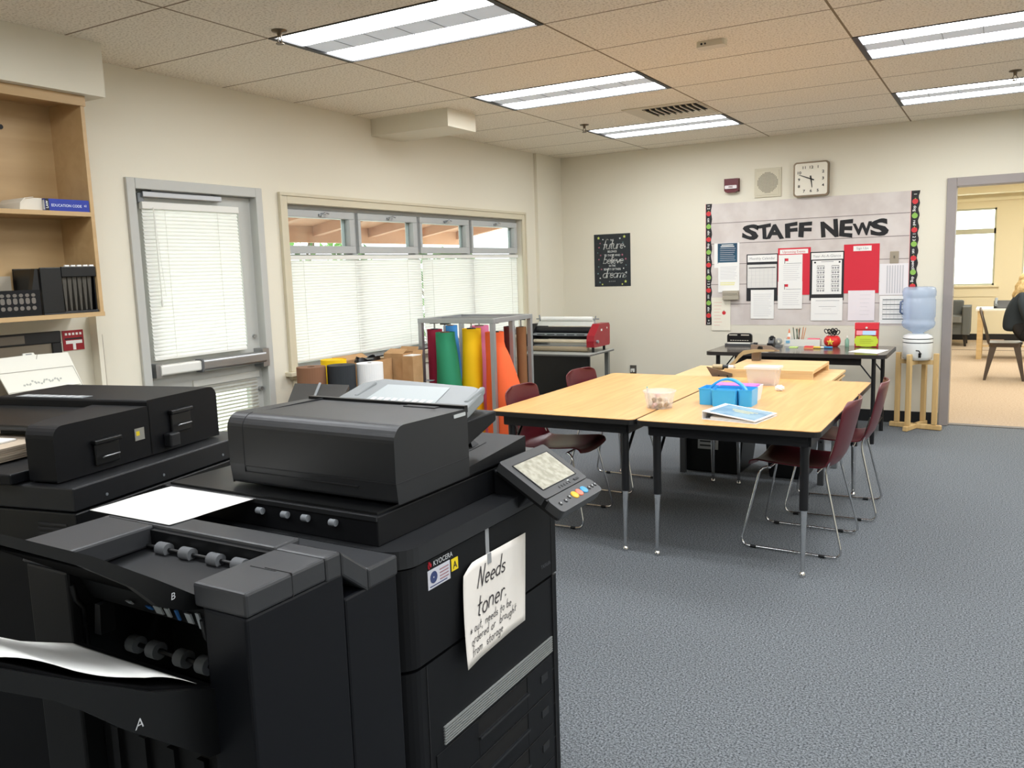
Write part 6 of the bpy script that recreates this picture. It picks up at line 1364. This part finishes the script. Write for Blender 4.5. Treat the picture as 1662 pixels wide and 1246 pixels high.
g=G(); g.rbox(-1.18,-.46,15.72,16.4,.20,.40,.04,UPH); g.build('base',t,bevel=.015)
g=G(); g.rbox(-1.08,-.56,15.66,16.2,.401,.50,.04,M('armchair_cushion',(112,112,108),.85)); g.build('seat_cushion',t,bevel=.02)
g=G(); g.box(-1.08,-.56,16.2,16.42,.401,.74,UPH); g.build('backrest',t,bevel=.03)
for x in (-1.18,-.56): g=G(); g.rbox(x,x+.12,15.68,16.42,.20,.655,.03,UPH); g.build('arm',t,bevel=.02)
for x in (-1.12,-.52):
    for y in (15.76,16.34): g=G(); g.tube([(x,y,.2),(x+(.02 if x>-.8 else -.02),y,0)],[.03,.018],M('leg_dark',(40,34,30),.5),10); g.build('leg',t)
# metal chair and the seated person
GUN=M('gunmetal',(88,78,70),.35,.8)
cx,cy=.055,11.72
t=thing('metal_chair','gunmetal bistro chair the person in the lobby sits on','chair',(cx,cy,0))
g=G(); g.rbox(cx-.18,cx+.18,cy-.18,cy+.18,.435,.452,.05,GUN); g.rbox(cx-.17,cx+.17,cy-.17,cy+.17,.40,.435,.05,GUN); g.build('seat',t,bevel=.006)
for sx in (-1,1):
    for sy in (-1,1):
        g=G(); a=Vector((cx+sx*.155,cy+sy*.155,.43)); b=Vector((cx+sx*.215,cy+sy*.20,.0))
        d=Vector((-sx,0,0)); e=Vector((0,-sy,0))
        w0,w1=.075,.028
        for q in (d,e):
            nn=Vector((0,0,1)).cross(q)*.002
            g.add([a,a+q*w0,b+q*w1,b],[(0,1,2,3)],GUN)
        g.build('leg',t,solid=.004)
for sy in (-1,1):
    g=G(); g.tube([(cx-.17,cy+sy*.15,.44),(cx-.215,cy+sy*.15,.62),(cx-.27,cy+sy*.13,.82),(cx-.275,cy+sy*.06,.855)]+([(cx-.275,cy,.858)] if sy>0 else []),.012,GUN,8); g.build('back_hoop',t)
g=G(); g.box(cx-.285,cx-.27,cy-.05,cy+.05,.60,.86,GUN) if False else g.hexa([(cx-.19,cy-.045,.44),(cx-.18,cy-.045,.44),(cx-.18,cy+.045,.44),(cx-.19,cy+.045,.44)],[(cx-.283,cy-.05,.855),(cx-.273,cy-.05,.855),(cx-.273,cy+.05,.855),(cx-.283,cy+.05,.855)],GUN); g.build('back_slat',t)
SKIN=M('skin',(214,166,140),.5); KNIT=M('navy_knit',(40,50,60),.85,bump=(220,.3)); TROU=M('black_trousers',(22,23,27),.8); HAIR=M('blond_hair',(196,168,118),.6,var=(40,(226,200,150),4),bump=(60,.6)); SHOE=M('black_shoe',(16,16,18),.4)
px,py=.17,11.70
ps=thing('person','person with wavy blond hair in a dark navy sweater sitting turned to the right','person',(px,py,0))
def skin_mesh(name,nodes,edges,mat,par,sub=2,root=0):
    me=bpy.data.meshes.new(name); me.from_pydata([ROOT[par.name].inverted()@Vector(n[:3]) for n in nodes],edges,[]); me.materials.append(mat)
    o=bpy.data.objects.new(name,me); COL.objects.link(o); o.parent=par; ROOT[o.name]=ROOT[par.name]
    md=o.modifiers.new('skin','SKIN'); md.use_smooth_shade=True
    sv=me.skin_vertices[0].data
    for k,n in enumerate(nodes): r_=n[3]; sv[k].radius=(r_,n[4] if len(n)>4 else r_)
    sv[root].use_root=True
    s_=o.modifiers.new('sub','SUBSURF'); s_.levels=sub; s_.render_levels=sub
    return o
# one continuous body: pelvis, spine, neck, head, legs, arms
N=[(px-.0,py,.57,.085),(px-.0,py,.66,.09),(px+.01,py,.82,.10),(px+.03,py,.95,.095),(px+.055,py,1.03,.06),(px+.075,py,1.075,.052),(px+.10,py,1.125,.07),(px+.115,py,1.185,.085),(px+.11,py,1.235,.06)]
E_=[(i,i+1) for i in range(8)]
for sy in (-1,1):
    b=len(N); N+=[(px+.08,py+sy*.10,.55,.06),(px+.25,py+sy*.11,.555,.06),(px+.40,py+sy*.11,.53,.05),(px+.37,py+sy*.115,.30,.042),(px+.30,py+sy*.12,.09,.036),(px+.33,py+sy*.125,.045,.036),(px+.42,py+sy*.13,.03,.028)]
    E_+=[(0,b)]+[(b+i,b+i+1) for i in range(6)]
    a=len(N); N+=[(px+.04,py+sy*.15,.98,.045),(px+.06,py+sy*.215,.88,.036),(px+.10,py+sy*.225,.745,.032),(px+.22,py+sy*.19,.757,.030),(px+.31,py+sy*.15,.79,.028)]
    E_+=[(3,a)]+[(a+i,a+i+1) for i in range(4)]
body=skin_mesh('body',N,E_,SKIN,ps)
# clothing as slightly larger shells of the same chains
sw=[(px-.015,py,.575,.14),(px-.03,py,.66,.142),(px+.0,py,.82,.152),(px+.03,py,.95,.146),(px+.05,py,1.015,.085)]; se=[(i,i+1) for i in range(4)]
for sy in (-1,1):
    a=len(sw); sw+=[(px+.04,py+sy*.15,.985,.078),(px+.06,py+sy*.22,.88,.066),(px+.10,py+sy*.23,.74,.058),(px+.22,py+sy*.193,.757,.05),(px+.28,py+sy*.165,.78,.042)]; se+=[(3,a)]+[(a+i,a+i+1) for i in range(4)]
skin_mesh('sweater',sw,se,KNIT,ps)
tr=[(px-.01,py,.575,.118),(px-.015,py,.72,.118)]; te=[(0,1)]
for sy in (-1,1):
    b=len(tr); tr+=[(px+.07,py+sy*.10,.548,.09),(px+.25,py+sy*.11,.552,.085),(px+.405,py+sy*.11,.52,.074),(px+.37,py+sy*.115,.30,.064),(px+.305,py+sy*.12,.085,.05)]; te+=[(0,b)]+[(b+i,b+i+1) for i in range(4)]
skin_mesh('trousers',tr,te,TROU,ps)
for sy in (-1,1):
    skin_mesh('shoe',[(px+.28,py+sy*.12,.05,.046),(px+.34,py+sy*.125,.042,.042),(px+.44,py+sy*.13,.034,.034)],[(0,1),(1,2)],SHOE,ps)
# wavy hair falling to the shoulders
g=G()
def hair(u,v):
    a=rad(50)+rad(260)*u; z=1.275-.30*v; c_=Vector((px+.095,py,0)); base=.098*math.sin(min(1,.18+v*1.5)*PI/2)+.03*v
    w=1+.09*math.sin(9*a+6*v)+.06*math.sin(17*v+4*a)
    return (c_.x+base*w*math.cos(a)-.02*v,c_.y+base*w*math.sin(a)*1.0,z+.012*math.sin(7*a))
g.grid(hair,48,20,HAIR); g.ball((px+.10,py,1.205),.10,HAIR,14,1.0,.98,.80); g.build('hair',ps,solid=.012)
# face
g=G()
for sy in (-1,1):
    g.ball((px+.185,py+sy*.033,1.19),.0125,M('eye_white',(236,232,226),.2),8); g.ball((px+.195,py+sy*.033,1.19),.006,INK,6); g.tube([(px+.19,py+sy*.018,1.208),(px+.195,py+sy*.035,1.213),(px+.185,py+sy*.052,1.207)],.003,HAIR,6)
g.build('eye',ps)
g=G(); g.tube([(px+.192,py,1.19),(px+.208,py,1.165),(px+.214,py,1.152),(px+.196,py,1.146)],[.006,.009,.012,.008],SKIN,8); g.build('nose',ps)
g=G(); g.tube([(px+.182,py-.024,1.118),(px+.196,py-.01,1.119),(px+.198,py,1.117),(px+.196,py+.01,1.119),(px+.182,py+.024,1.118)],[.002,.005,.0055,.005,.002],M('lips',(176,98,92),.45),8); g.build('mouth',ps)
# hands: palm, four fingers, thumb
for sy in (-1,1):
    hx,hy,hz=px+.31,py+sy*.15,.79
    nodes=[(hx,hy,hz,.022,.016),(hx+.035,hy-sy*.012,hz+.004,.030,.015),(hx+.065,hy-sy*.022,hz+.002,.032,.014)]; ed=[(0,1),(1,2)]
    for k,(o_,L_) in enumerate(((-.026,.062),(-.009,.072),(.009,.068),(.025,.052))):
        b=len(nodes); nodes+=[(hx+.075,hy-sy*.022+o_,hz+.0,.0095),(hx+.075+L_*.45,hy-sy*.03+o_*1.05,hz-.008,.0085),(hx+.075+L_*.75,hy-sy*.034+o_*1.05,hz-.026,.008),(hx+.075+L_*.85,hy-sy*.036+o_,hz-.045,.007)]; ed+=[(2,b),(b,b+1),(b+1,b+2),(b+2,b+3)]
    b=len(nodes); nodes+=[(hx+.03,hy-sy*.045,hz-.002,.0105),(hx+.055,hy-sy*.066,hz-.01,.0095),(hx+.085,hy-sy*.072,hz-.02,.008)]; ed+=[(1,b),(b,b+1),(b+1,b+2)]
    skin_mesh('hand',nodes,ed,SKIN,ps,1)
